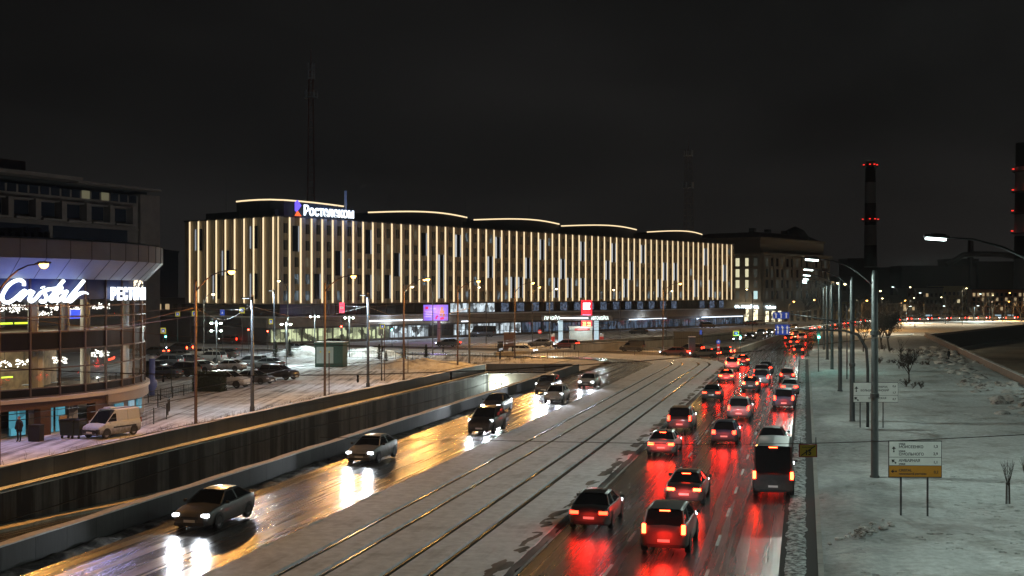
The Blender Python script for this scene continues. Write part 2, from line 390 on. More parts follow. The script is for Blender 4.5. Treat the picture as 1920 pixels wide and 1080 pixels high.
def wall_line(name, pts, z0, z1, th, m, capm=None, parent=None, off=0):
    """upright wall along a polyline; z0 may be a function of the point"""
    mb = MB(); f0 = z0 if callable(z0) else (lambda p: z0)
    L = []; n = len(pts)
    for i, p in enumerate(pts):
        d = (pts[min(i+1, n-1)]-pts[max(i-1, 0)]).normalized(); nn = Vector((-d.y, d.x, 0))
        L.append((p+nn*off, p+nn*(off+th)))
    for i in range(n-1):
        a0, a1 = L[i]; b0, b1 = L[i+1]; za, zb = f0(pts[i]), f0(pts[i+1])
        def v(p, z): return (p.x, p.y, z)
        mb.poly([v(a0, za), v(b0, zb), v(b0, z1), v(a0, z1)]); mb.poly([v(b1, zb), v(a1, za), v(a1, z1), v(b1, z1)])
        mb.poly([v(a0, z1), v(b0, z1), v(b1, z1), v(a1, z1)])
        if i == 0: mb.poly([v(a1, za), v(a0, za), v(a0, z1), v(a1, z1)])
        if i == n-2: mb.poly([v(b0, zb), v(b1, zb), v(b1, z1), v(b0, z1)])
    o = mb.build(name, m, parent)
    if capm:
        cb = MB()
        for i in range(n-1):
            a0, a1 = L[i]; b0, b1 = L[i+1]; k = .04; e = (a1-a0).normalized()*.03
            k2 = 6
            d = (pts[i+1]-pts[i]); steps = max(1, int(d.length/1.5))
            rr = random.Random(i)
            for j in range(steps):
                s0, s1 = j/steps, (j+1)/steps
                A0 = a0.lerp(b0, s0)-e; B0 = a0.lerp(b0, s1)-e; A1 = a1.lerp(b1, s0)+e; B1 = a1.lerp(b1, s1)+e
                h0 = z1+k+.03*math.sin(j*1.7)+.01*math.sin(j*.6); h1 = z1+k+.03*math.sin((j+1)*1.7)+.01*math.sin((j+1)*.6)
                cb.poly([v3(A0, z1), v3(B0, z1), v3(B0, h1), v3(A0, h0)]); cb.poly([v3(B1, z1), v3(A1, z1), v3(A1, h0), v3(B1, h1)])
                cb.poly([v3(A0, h0), v3(B0, h1), v3(B1, h1), v3(A1, h0)])
        cb.build('snow_cap', capm, o if not parent else o)
    return o
def v3(p, z): return (p.x, p.y, z)
def frange(a, b, n): return [a+(b-a)*i/n for i in range(n+1)]

def floor_z(u): return -2.0-.052*(u-55)
UE = 153.6
# ramp road inside the cutting
mb = MB()
us = frange(TU0, 168, 26)
for i in range(26):
    a, b = us[i], us[i+1]
    mb.poly([P(a, TV0-.6, floor_z(a)), P(a, TV1+.6, floor_z(a)), P(b, TV1+.6, floor_z(b)), P(b, TV0-.6, floor_z(b))])
    k = len(mb.v)
    for j, (vv, uu) in enumerate(((TV0, a), (TV1, a), (TV1, b), (TV0, b))): mb.uv[k-4+j] = (vv, uu)
struct(mb.build('underpass_road', wet_road('underpass asphalt')))
mb = MB(); rr = random.Random(4)
for va, wd in ((TV0, .95), (TV1-.9, .9)):
    w0 = wd
    for i in range(60):
        a = TU0+i*2.3; b = a+2.3; w1 = wd*(.75+.5*rr.random())
        mb.poly([P(a, va, floor_z(a)+.16), P(a, va+w0, floor_z(a)+.16), P(b, va+w1, floor_z(b)+.16), P(b, va, floor_z(b)+.16)])
        mb.poly([P(a, va+w0, floor_z(a)), P(b, va+w1, floor_z(b)), P(b, va+w1, floor_z(b)+.16), P(a, va+w0, floor_z(a)+.16)]); w0 = w1
struct(mb.build('underpass_verge', snow_mat('verge snow', col=(.62, .55, .45), dirt=(.2, .17, .13), scale=.8)))

stain = snow_mat('streaked concrete', col=(.13, .125, .12), dirt=(.012, .011, .010), lo=.40, hi=.56, scale=.35, bumpd=.02)
n = stain.node_tree.nodes                     # water stains run down the wall face
for q in n:
    if q.type == 'TEX_NOISE' and not q.inputs[0].is_linked: pass
_tc = [q for q in n if q.type == 'TEX_COORD'][0]; _mp = n.new('ShaderNodeMapping'); _mp.inputs['Scale'].default_value = (1.6, 1.6, .10)
stain.node_tree.links.new(_tc.outputs['Object'], _mp.inputs[0])
_tn = [q for q in n if q.type == 'TEX_NOISE' and abs(q.inputs['Scale'].default_value-.35) < .01][0]; stain.node_tree.links.new(_mp.outputs[0], _tn.inputs[0])

dark_conc = joints(mat('dark concrete', (.085, .08, .075), .8, noise=.4, nscale=.6, stretch=(1, 1, .3), bump=.3, bscale=5)); joints(stain, 6.0)
W = empty('underpass_wall', P(50, TV0), 0, 'far concrete side wall of the underpass cutting with streaked face and snowy ledge', 'wall')
W.location = (0, 0, 0)
far_pts = [P(u, TV0) for u in frange(TU0, 100, 10)]+[E1.copy()]
wall_line('wall_face', [p for p in far_pts], lambda p: floor_z(p.x*SN+p.y*CS)-.3, -.25, .7, stain, cap_snow, W)
wall_line('parapet', far_pts, -.25, .98, .32, dark_conc, cap_snow, W, off=.36)
W = empty('underpass_wall', (0, 0, 0), 0, 'near concrete parapet wall of the underpass cutting beside the white headlights', 'wall')
near_pts = [P(u, TV1) for u in frange(TU0, 100, 10)]+[E2.copy()]
wall_line('wall_face', near_pts, lambda p: floor_z(p.x*SN+p.y*CS)-.3, 1.0, .42, joints(mat('near wall concrete', (.055, .055, .053), .8, noise=.45, nscale=.8, stretch=(1, 1, .3), bump=.3, bscale=5), 2.0), cap_snow, W, off=-.42)
W = empty('underpass_wall', (0, 0, 0), 0, 'end wall of the underpass cutting over the tunnel mouth, lit by one lamp', 'wall')
e2 = E2+Vector((.4, 0, 0)); e1 = E1-Vector((.3, 0, 0))
lit_conc = mat('pale concrete', (.30, .27, .22), .8, noise=.35, nscale=.7, stretch=(1, 1, .3))
wall_line('lintel', [e2, e1], -3.0, -.25, .7, lit_conc, cap_snow, W, off=-.7)
wall_line('parapet', [e2, e1], -.25, .98, .32, dark_conc, cap_snow, W, off=-1.05)
mb = MB()
mb.poly([v3(e1, -9), v3(e1, -3), v3(e1+Vector((0, 14, 0)), -3), v3(e1+Vector((0, 14, 0)), -9)]); mb.poly([v3(e2, -9), v3(e2, -3), v3(e2+Vector((0, 14, 0)), -3), v3(e2+Vector((0, 14, 0)), -9)])
mb.poly([v3(e1, -3), v3(e2, -3), v3(e2+Vector((0, 14, 0)), -3), v3(e1+Vector((0, 14, 0)), -3)]); mb.poly([v3(e1+Vector((0, 14, 0)), -9), v3(e2+Vector((0, 14, 0)), -9), v3(e2+Vector((0, 14, 0)), -3), v3(e1+Vector((0, 14, 0)), -3)])
mb.build('tunnel_lining', black, W)

# carriageways (uv in metres) --------------------------------------
def road(name, parts, m, fn=RP, z=.02, step=3.0):
    mb = MB()
    for a, b, s0, s1 in parts: mb.strip(fn, a, b, s0, s1, z, step)
    return struct(mb.build(name, m))
def fall(v): return .02+.026*(-20.4-v)          # crossfall towards the tram side
road('left_road', [(-26.5, -23.4, 12, 330), (-23.4, -20.4, 12, 330)], asphalt, z=fall)
road('right_road', [(-10.3, .5, 12, 172)], wet_road('wet asphalt right', grit=.13))
# the turn of the right road and the road straight on
road('turning_road', [(-10.3, .5, 171, 330)], road_snow, z=.012)
AV = [P(170, -4.9), P(235, -4.6), P(280, -3.0), at(1484, 306), at(1530, 345), at(1590, 395), at(1680, 428), at(1800, 447), at(1930, 458), at(2250, 470)]
for p in AV: p.z = 0
def spline(pts, per=10):
    out = []
    for i in range(len(pts)-1):
        p0, p1, p2, p3 = pts[max(i-1, 0)], pts[i], pts[i+1], pts[min(i+2, len(pts)-1)]
        for j in range(per):
            t = j/per; out.append(.5*((2*p1)+(p2-p0)*t+(2*p0-5*p1+4*p2-p3)*t*t+(3*p1-p0-3*p2+p3)*t**3))
    out.append(pts[-1]); return out
AVS = spline(AV)
CUM = [0]
for i in range(1, len(AVS)): CUM.append(CUM[-1]+(AVS[i]-AVS[i-1]).length)
def along(path, cum, s):
    i = max(j for j in range(len(cum)-1) if cum[j] <= s) if s > 0 else 0
    t = (s-cum[i])/max(1e-6, cum[i+1]-cum[i]); return path[i].lerp(path[i+1], t), (path[i+1]-path[i]).normalized()
def EV(v, s, z=0.0):
    p, d = along(AVS, CUM, min(s, CUM[-1]-.01)); q = p+Vector((d.y, -d.x, 0))*v; q.z = z; return q
road('embankment_road', [(-6.0, 6.0, 0, CUM[-1]-1)], wet_road('embankment asphalt'), fn=EV, z=.016)
# lane dashes and stop lines on the right road
mb = MB()
for vv in (-6.9, -3.4):
    s = 36.0
    while s < 168:
        mb.strip(P_ if False else (lambda v, q, z: P(q, v, z)), vv-.06, vv+.06, s, s+2.2, .026, 3); s += 6.5
mb.strip(lambda v, q, z: P(q, v, z), -10.05, -9.93, 36, 165, .026, 6)
struct(mb.build('lane_markings', paint))
# tram reservation: snow slabs, rail grooves, rails
rails = (-18.0, -16.5, -14.3, -12.8)
mb = MB(); g_ = .20; edges = [-20.4]
for r_ in rails: edges += [r_-g_, r_+g_]
edges += [-10.3]
for i in range(0, len(edges), 2):
    a, b = edges[i], edges[i+1]
    mb.strip(RP, a, b, 12, 330, .15, 2.2, jag=.0)
    for e_ in (a, b):                         # slab sides
        n = 140
        for k in range(n):
            s0 = 12+(330-12)*k/n; s1 = 12+(330-12)*(k+1)/n
            c = len(mb.v); mb.poly([RP(e_, s0, .0), RP(e_, s1, .0), RP(e_, s1, .15), RP(e_, s0, .15)])
            for q, (vv, ss) in enumerate(((e_, s0), (e_, s1), (e_, s1), (e_, s0))): mb.uv[c+q] = (vv, ss)
struct(mb.build('tram_track_bed', tram_snow))
mb = MB()
for r_ in rails: mb.strip(RP, r_-g_, r_+g_, 12, 330, .03, 2.2)
struct(mb.build('rail_groove', mat('wet grit', (.010, .009, .008), .85)))
mb = MB()
for r_ in rails:
    mb.strip(RP, r_-.035, r_+.035, 12, 330, .13, 2.2)
struct(mb.build('tram_rail', rail_steel))
# dirty snow berms along the road edges
def berm(name, fn, v0, v1, s0, s1, h, m, seed=1, step=.45, nx=6, kind='stuff'):
    rr = random.Random(seed); mb = MB(); n = int((s1-s0)/step)
    from mathutils import noise as N
    for i in range(n+1):
        s = s0+i*step
        for j in range(nx+1):
            t = j/nx; v = v0+(v1-v0)*t
            bell = math.sin(math.pi*t)**.7
            k = N.noise(Vector((s*.55, v*1.3, seed)))*.5+N.noise(Vector((s*2.1, v*3, seed+5)))*.4+.75
            z = h*bell*k
            dv = (N.noise(Vector((s*.8, seed*3, j)))*.35) if j in (0, nx) else 0
            mb.v.append(tuple(fn(v+dv, s, max(z, -.02) if 0 < j < nx else .0)))
            mb.uv[len(mb.v)-1] = (v, s)
    for i in range(n):
        for j in range(nx):
            a = i*(nx+1)+j; mb.f.append((a, a+1, a+nx+2, a+nx+1)); mb.m.append(0)
    o = mb.build(name, m, smooth=True)
    return tag(o, kind=kind)
berm('ploughed_snow', RP, -27.75, -26.2, 30, 176, .34, dirty_snow, 2)
berm('ploughed_snow', RP, -20.7, -20.2, 30, 200, .20, tram_snow, 3, nx=4)
berm('ploughed_snow', RP, -11.3, -10.0, 30, 190, .22, road_snow, 5, nx=5)
berm('slush', lambda v, s, z: P(s, v, z), -.82, .12, 30, 190, .10, edge_snow, 7, step=.15, nx=8)
struct(MB().strip(lambda v, q, z: P(q, v, z), -.92, .46, 30, 190, .03, 4).build('gutter', mat('rough gutter', (.022, .022, .022), .85, spec=.2)))
# kerb and park pavement on the right
mb = MB()
mb.bb((0, 0, 0), (.01, .01, .01))
mb = MB()
for k in range(80):
    a = 30+k*2.0; b = a+1.97
    q = [P(a, .45), P(a, .65), P(b, .65), P(b, .45)]; mb.prism([(p.x, p.y) for p in q], 0, .16)
struct(mb.build('kerb', concrete))
# park ground: gently uneven real surface, right of the kerb
def park():
    from mathutils import noise as N
    mb = MB(); nu, nv = 190, 60
    for i in range(nu+1):
        u = 34+(215-34)*(i/nu)**1.35
        vmax = 0
        # lateral distance to the quay at this u
        A, B = RIV[0], RIV[2]
        # quay line: point A + t (B-A); solve for same u
        ua, ub = A.x*SN+A.y*CS, B.x*SN+B.y*CS; t = (u-ua)/(ub-ua); q = A.lerp(B, t); vmax = q.x*CS-q.y*SN-.7
        for j in range(nv+1):
            v = .65+(vmax-.65)*j/nv
            e = min(1, (v-.65)/1.5, (vmax-v)/1.5)
            z = .14+max(0, e)*(N.noise(Vector((u*.09, v*.12, 1)))*.28+N.noise(Vector((u*.35, v*.4, 4)))*.09+N.noise(Vector((u*1.1, v*1.2, 9)))*.03+.12)
            mb.v.append(tuple(P(u, v, z))); mb.uv[len(mb.v)-1] = (v, u)
    for i in range(nu):
        for j in range(nv):
            a = i*(nv+1)+j; mb.f.append((a, a+1, a+nv+2, a+nv+1)); mb.m.append(0)
    return mb.build('park_ground', park_snow, smooth=True)
struct(park())
# footprints and dug-up lumps in the park
mb = MB(); rr = random.Random(12)
for _ in range(230):
    t = rr.random(); q = G(1560+rr.gauss(0, 22)+60*t, 870+150*t+rr.gauss(0, 10)); an = rr.random()*3
    z = .30
    pts = [(q.x+.15*math.cos(a)*math.cos(an)-.07*math.sin(a)*math.sin(an), q.y+.15*math.cos(a)*math.sin(an)+.07*math.sin(a)*math.cos(an), z) for a in [k*math.pi/4 for k in range(8)]]
# ploughed lumps along the quay path
lump_m = snow_mat('lumpy snow', col=(.66, .64, .62), dirt=(.12, .10, .09), lo=.5, hi=.62, scale=1.0, bumpd=.3)
def lumps(name, pts, n, spread, smin, smax, m, seed, z0=.15):
    rr = random.Random(seed); mb = MB()
    L = [0]
    for i in range(1, len(pts)): L.append(L[-1]+(pts[i]-pts[i-1]).length)
    for _ in range(n):
        p, d = along(pts, L, rr.random()*L[-1]*.999); q = p+Vector((d.y, -d.x, 0))*rr.gauss(0, spread)
        s = smin+(smax-smin)*rr.random()**2
        bm = bmesh.new(); bmesh.ops.create_icosphere(bm, subdivisions=1, radius=s)
        base = len(mb.v); M = Matrix.Rotation(rr.random()*6, 3, 'Z')
        for v in bm.verts:
            c = M @ (v.co*(1+.35*(rr.random()-.5))); mb.v.append((q.x+c.x*1.3, q.y+c.y, z0+c.z*.75))
        for f in bm.faces: mb.f.append(tuple(base+v.index for v in f.verts)); mb.m.append(0)
        bm.free()
    return tag(mb.build(name, m, smooth=True), kind='stuff')
pl = [G(1745, 655), G(1790, 690), G(1830, 712), G(1880, 745), G(1960, 790)]
for p in pl: p.z = 0
lumps('snow_lumps', pl, 420, 1.5, .22, .8, lump_m, 3)
pl = [G(1600, 1010), G(1640, 1015)];
lumps('snow_lumps', [p.xy.to_3d() for p in pl], 60, 1.1, .04, .13, lump_m, 5, .34)
pl = [G(1515, 700), G(1517, 860), G(1522, 1080)]
# quay parapets
W = empty('quay_wall', (0, 0, 0), 0, 'low brown granite parapet running along the near side of the frozen river', 'wall')
q0 = [RIV[0], RIV[1], RIV[2]]
wall_line('parapet', q0, .0, .95, .45, granite, cap_snow, W, off=0)
wall_line('wall_face', q0, -3.6, .0, .5, granite, None, W, off=-.0)
W = empty('quay_wall', (0, 0, 0), 0, 'far quay wall of the frozen river below the snowy slope', 'wall')
q1 = [RIV[2], RIV[3], RIV[4], RIV[5]]
wall_line('wall_face', q1, -3.6, .0, .5, mat('dark granite', (.05, .042, .038), .8, noise=.3), None, W)
wall_line('parapet', q1, .0, .5, .4, granite, cap_snow, W)

# plaza on the left: driven snow between restaurant and cutting, parking lot
mb = MB()
pz = [P(36, -42.0), P(157, -42.0), P(176, -38), G(1080, 668), G(900, 662), G(700, 655), G(500, 652), G(250, 652), G(120, 700), P(90, -75), P(60, -70), P(36, -70)]
mb.poly([v3(p, .03) for p in pz])
struct(mb.build('parking_lot_ground', lot_snow))
berm('snow_bank', lambda v, s, z: P(s, v, z), -44.6, -41.2, 36, 152, .32, snow_mat('verge white', col=(.74, .74, .78), dirt=(.2, .18, .17), lo=.55, hi=.75, scale=.5), 9, step=.8, nx=8)
# ploughed heaps
def heap(px, py, w_, d_, h, m, seed):
    from mathutils import noise as N
    c = G(px, py); mb = MB(); n = 26
    for i in range(n+1):
        for j in range(n+1):
            x = (i/n-.5)*2; y = (j/n-.5)*2; r = math.hypot(x, y)
            z = max(0, 1-r*r)**1.2*h*(1+.6*N.noise(Vector((x*2.4, y*2.4, seed)))+.25*N.noise(Vector((x*7, y*7, seed))))
            mb.v.append((c.x+x*w_/2, c.y+y*d_/2, z))
    for i in range(n):
        for j in range(n):
            a = i*(n+1)+j; mb.f.append((a, a+1, a+n+2, a+n+1)); mb.m.append(0)
    return mb.build('snow_heap', m, smooth=True)
for i, (a, lab) in enumerate((((810, 690, 17, 6, 1.1), 'long snow heap beside the far cutting wall under the small spruces'),
    ((760, 690, 10, 5, 1.0), 'snow heap with a flat back to the right of the green kiosk'),
    ((565, 668, 14, 8, 1.3), 'big ploughed snow heap behind the parked dark cars'),
    ((690, 668, 12, 6, 1.2), 'snow heap right behind the green kiosk'))):
    tag(heap(*a, snow_mat('heap snow%d' % i, col=(.74, .76, .78), dirt=(.25, .23, .2), lo=.52, hi=.72, scale=.5, bumpd=.25), i+1), lab, 'snow heap')
# paved snow between the roads at the far crossing
mb = MB(); q = [G(1100, 655), G(1385, 655), G(1480, 622), G(1500, 606), G(1180, 612), G(1000, 640)]
mb.poly([v3(p, .008) for p in q]); struct(mb.build('far_plaza_ground', lot_snow))
for a, b, h, lab in (((1075, 661), (1262, 650), 1.4, 'beige concrete parapet of the far underpass mouth, left piece'),
                     ((1262, 650), (1385, 634), 1.5, 'beige concrete parapet of the far underpass ramp, right piece'),
                     ((1080, 650), (1290, 637), 1.0, 'low beige wall behind the far underpass mouth'),
                     ((1385, 664), (1478, 630), .9, 'dark railing wall along the left edge of the road straight on'),
                     ((930, 668), (1075, 661), .6, 'low snowy wall left of the far underpass mouth')):
    A, B = G(*a), G(*b); A.z = B.z = 0
    W = empty('parapet_wall', (0, 0, 0), 0, lab, 'wall'); wall_line('parapet', [A, A.lerp(B, .5), B], 0, h, .5, lit_conc, cap_snow, W)
# ================================================================== LAMPS AND POLES
def light(name, loc, col, power, parent=None, radius=.15, spot=None, rot=None):
    l = bpy.data.lights.new(name, 'SPOT' if spot else 'POINT'); l.energy = power; l.color = col; l.shadow_soft_size = radius
    if spot: l.spot_size = R(spot); l.spot_blend = .6
    o = bpy.data.objects.new(name, l); COL.objects.link(o); o.location = loc
    if rot: o.rotation_euler = rot
    if parent: o.parent = parent
    return o
C_SOD = (1, .46, .11); C_LED = (.80, 1.0, .89); C_WARM = (1, .82, .52)
def lamp(base, h, arms, kind, label, group, r=.13, power=1500, pm=None, name='street_lamp', base_r=None, only_glow=False):
    """arms: list of (dx, dy) reach of each bracket"""
    t = empty(name, base, 0, label, 'street lamp', group)
    pm = pm or steel; br = base_r or r*1.35
    MB().lathe([(br*1.25, 0), (br*1.25, .35), (br, .4), (r, h*.97), (r*.6, h)], 10, 0).build('pole', pm, t, smooth=True)
    gm = {'sod': sodium, 'led': white_led, 'warm': warm_w}[kind]; gc = {'sod': C_SOD, 'led': C_LED, 'warm': C_WARM}[kind]
    for dx, dy in arms:
        L = math.hypot(dx, dy); ux, uy = dx/L, dy/L
        pts = [(0, 0, h-.9)]+[(ux*L*t_, uy*L*t_, h-.9+1.5*(1-(1-t_)**2.2)) for t_ in (.12, .3, .5, .75, 1)]
        MB().tube(pts, [.06, .055, .05, .045, .04, .035], 0, 6).build('bracket', pm, t, smooth=True)
        hz = h+.6; an = math.atan2(uy, ux)
        q = MB(); q.box((0, 0, .04), (.85, .30, .10), rz=0); q.box((-.05, 0, .11), (.5, .2, .07))
        hd = q.build('lamp_head', mat('lamp housing', (.12, .12, .12), .5), t, bevel=.02); hd.location = (dx+ux*.3, dy+uy*.3, hz); hd.rotation_euler = (0, -.08, an)
        if kind == 'led': g = MB(); g.box((0.02, 0, -.05), (.66, .24, .08)); g.build('lamp_glass', gm, hd, bevel=.02)
        else: MB().lathe([(.05, -.26), (.17, -.20), (.24, -.09), (.25, .0)], 12, 0, (.05, 0)).build('lamp_glass', gm, hd, smooth=True)
        if not only_glow: o_ = light('lamp_light', (dx+ux*.3, dy+uy*.3, hz-.3), gc, power*(1.9 if kind == 'sod' else 1), t, .25, 176, (0, 0, 0)); o_.data.spot_blend = .12
    return t
VR = Vector((CS, -SN, 0)); UR = Vector((SN, CS, 0))
# sodium lamps above the cutting: posts on v = -43.5
sod_posts = [(-1, 45, 'off'), (-1, 68, 'leftmost sodium street lamp in front of the restaurant sign'), (367, 90, 'sodium street lamp on the rusty post nearest the white van'),
             (609, 115, 'sodium street lamp on the rusty post left of the green kiosk front'), (757, 139, 'sodium street lamp on the slim post behind the long snow heap'),
             (858, 162, 'sodium street lamp on the dark post at the corner of the cutting'), (965, 188, 'small sodium lamp over the road bend left of the petrol station'), (1243, 203, 'sodium lamp right of the petrol station above the turning cars')]
for px, Y, lab in sod_posts:
    if px < 0:
        b = P(0, 0); u = (Y+43.5*SN)/CS if False else None
        # point of the line v=-43.5 at distance Y
        u = (Y-43.5*SN*1.0)/CS if False else (Y + (-43.5)*SN)/CS
        b = P(u, -43.5)
    else: b = at(px, Y)
    b.z = 0
    if lab == 'off': lab = 'sodium street lamp above the cutting nearest the camera'
    lamp(b, 11.0, [(VR.x*2.5, VR.y*2.5)], 'sod', lab, 'sodium street lamps over the cutting', .09, 2600, pole_rust)
# the thick contact-wire masts on v=-45.5
masts = []
for px, py, h, lab in ((473, 772, 9.7, 'thick bluish mast standing in the snow verge right of the white van'), (690, 726, 9.9, 'thick dark mast at the kerb right of the green kiosk'),
                    (880, 686, 10.5, 'thick dark mast just right of the corner lamp post'), (609.5+106, 714, 5.2, 'short thin post between the kiosk and the spruces'),
                    (514, 668, 10.5, 'dark mast behind the parked cars')):
    b = G(px, py); b.z = 0; t = empty('contact_wire_mast', b, 0, lab, 'mast', 'masts carrying the contact wires')
    rr_ = .16 if h > 9 else .07
    MB().lathe([(rr_*1.3, 0), (rr_*1.3, .4), (rr_, .5), (rr_*.75, h)], 12).build('pole', pole_dark, t, smooth=True)
    MB().lathe([(rr_*.95, h), (rr_*.5, h+.15)], 8).build('pole_cap', cap_snow, t); masts.append(b)
    if px in (473, 690, 514):                  # added cold lamp under a dark shield, put in to brighten the car park
        MB().box((-VR.x*.55, -VR.y*.55, h-.1), (.8, .34, .08), rz=-TH).build('lamp_head', black, t); MB().box((-VR.x*.6, -VR.y*.6, h-.155), (.5, .26, .03), rz=-TH).build('lamp_glass', glow('shielded cold glow', (.8, .95, 1), 3), t)
        o_ = light('lamp_light', (-VR.x*.6, -VR.y*.6, h-.25), (.68, .86, 1), {473: 2300, 690: 2300, 514: 1500}[px], t, .2, 172, (0, 0, 0)); o_.data.spot_blend = .15
for px, py, h, lab in ((617, 745, 4.2, 'thin short post beside the rusty lamp post at the kiosk'), (721, 715, 6.0, 'thin post right of the mast by the kiosk'), (765, 699, 4.0, 'thin post in front of the rightmost spruce')):
    b = G(px, py); b.z = 0; t = empty('sign_post', b, 0, lab, 'post', 'thin posts by the parking lot')
    MB().tube([(0, 0, 0), (0, 0, h)], .05).build('pole', pole_rust, t); MB().tube([(0, 0, h), (0, 0, h+.05)], .06).build('pole_cap', black, t)
# right side: tall masts with LED lamps along the avenue
rp_ = [(1640, 905, 'nearest big grey LED lamp mast beside the upper direction sign'), (1598, 798, 'second LED lamp mast from the camera on the right pavement'), (1575, 738, 'third LED lamp mast from the camera on the right pavement'),
       (1560, 697, 'fourth LED lamp mast from the camera on the right pavement'), (1551, 677, 'fifth LED lamp mast from the camera on the right pavement'), (1545, 660, 'sixth and farthest LED lamp mast of the right row')]
right_masts = []
for i, (px, py, lab) in enumerate(rp_):
    b = G(px, py); b.z = 0; right_masts.append(b)
    t = lamp(b, 11.2, [(-VR.x*2.9-UR.x*0.3, -VR.y*2.9-UR.y*.3)], 'led', lab, 'tall LED lamp masts on the right pavement', .17, 2100, steel, base_r=.21)
    for z in (7.9, 4.6): MB().lathe([(.20, z-.12), (.235, z-.1), (.235, z+.1), (.19, z+.12)], 12).build('clamp', steel, t)
lamp(P(4, 3.6), 11.2, [(-VR.x*2.9, -VR.y*2.9)], 'led', 'LED lamp mast standing beside the camera behind the picture', 'tall LED lamp masts on the right pavement', .17, 1500, steel, base_r=.21)  # added out of view to light the front of the hanging sign
# lamp whose arm comes in from the right edge
b = at(1985, 41.6)
lamp(b, 11.3, [(-3.7, .4)], 'led', 'LED lamp whose long bracket reaches in from the right edge over the park', 'park lamps by the river', .13, 2300, steel)
lamp(at(2500, 62), 11.3, [(-3.0, .4)], 'led', 'LED park lamp outside the right edge lighting the snow slope', 'park lamps by the river', .13, 3200, steel)  # added out of view to brighten the park snow
lamp(at(2060, 118), 11.3, [(3.0, .4)], 'led', 'LED quay lamp outside the right edge lighting the river ice', 'park lamps by the river', .13, 2600, steel)  # added out of view to brighten the river ice
lamp(at(2080, 200), 11.3, [(3.0, .4)], 'warm', 'warm quay lamp outside the right edge above the river bend', 'park lamps by the river', .13, 2600, steel)  # added out of view as warm fill over the river
# small distant lamps:  (px, py of head, Y, kind)
dist = [(395, 551, 175, 'warm'), (527, 526, 190, 'warm'), (769, 537, 195, 'warm'), (800, 524, 200, 'sod'), (1008, 538, 235, 'sod'), (902, 538, 240, 'warm'), (1040, 541, 240, 'warm'), (1154, 543, 260, 'warm'), (1257, 545, 280, 'warm'), (1403, 542, 300, 'warm'),
        (1486, 565, 330, 'sod'), (1529, 562, 340, 'sod'), (1567, 530, 210, 'warm'), (1588, 532, 230, 'warm'), (1648, 545, 300, 'warm'), (1657, 559, 340, 'warm'), (1623, 563, 330, 'sod'), (1709, 538, 360, 'warm'), (1712, 558, 380, 'warm'), (1767, 557, 400, 'warm'), (1810, 540, 390, 'warm'),
        (1676, 538, 400, 'led'), (1705, 580, 410, 'led'), (1772, 578, 420, 'led'), (1832, 577, 430, 'led'), (1840, 551, 425, 'led'), (1890, 565, 440, 'sod'), (1602, 560, 300, 'warm'), (1695, 563, 405, 'sod'), (1727, 549, 400, 'led'), (1860, 553, 440, 'warm'), (1895, 549, 445, 'sod')]
for i, (px, py, Y, k) in enumerate(dist):
    h = max(5.0, zat(py, Y)-.6); b = at(px, Y); s = -1 if i % 2 else 1
    b.x -= s*1.0
    loc_ = 'over the road in front of the long building' if px < 1420 else ('beyond the right-hand masts' if px < 1680 else 'along the far embankment')
    kind_ = {'sod': 'orange', 'warm': 'yellowish white', 'led': 'cold white'}[k]
    lamp(b, h, [(s*1.0, .0)], k, 'small distant %s street lamp %s' % (kind_, loc_), 'distant %s lamps %s' % (kind_, loc_), .07, 6500 if px > 1600 else 2500, pole_dark, only_glow=(i % 2 == 1))
# twin floodlight poles in front of the ground floor
for px, py, Y, lab in ((406, 606, 161, 'mast with four small cold floodlights left of the ground-floor windows'), (537, 608, 168, 'short mast with two small cold floodlights above the spruces'), (590, 594, 197, 'mast with twin cold floodlights left of the red traffic signal'), (655, 596, 190, 'mast with twin cold floodlights right of the red traffic signal')):
    b = at(px, Y); z = zat(py, Y); t = empty('floodlight_mast', b, 0, lab, 'floodlight', 'small floodlight masts in the car park')
    MB().tube([(0, 0, 0), (0, 0, z+.3)], .08).build('pole', steel, t)
    for dz in ((0, -1.0) if px < 420 else (0,)):
        MB().tube([(-.62, 0, z+dz), (.62, 0, z+dz)], .03).build('bracket', steel, t)
        for s in (-1, 1):
            MB().box((s*.62, -.1, z+dz), (.28, .22, .2)).build('lamp_head', black, t); MB().box((s*.62, -.23, z+dz), (.25, .04, .17)).build('lamp_glass', glow('flood glow', (.85, 1, .85), 60), t)
    light('lamp_light', (0, -.6, z), (.82, 1, .96), 3000, t, .2)
# lamp on the tunnel end wall
t = empty('wall_lamp', at(935, 155.4, zat(720, 155.4)), 0, 'bright white lamp fixed to the end wall of the cutting', 'wall lamp')
MB().box((0, -.1, 0), (.5, .14, .3)).build('lamp_housing', steel, t); MB().box((0, -.2, 0), (.44, .06, .24)).build('lamp_glass', glow('wall lamp glow', (.85, 1, .85), 90), t)
light('lamp_light', (0, -.5, 0), (.85, 1, .9), 900, t)
# added fill light without a fitting brightens the streaked cutting wall
light('lamp_light', (0, -14, -.3), (.9, .95, 1), 350, t)

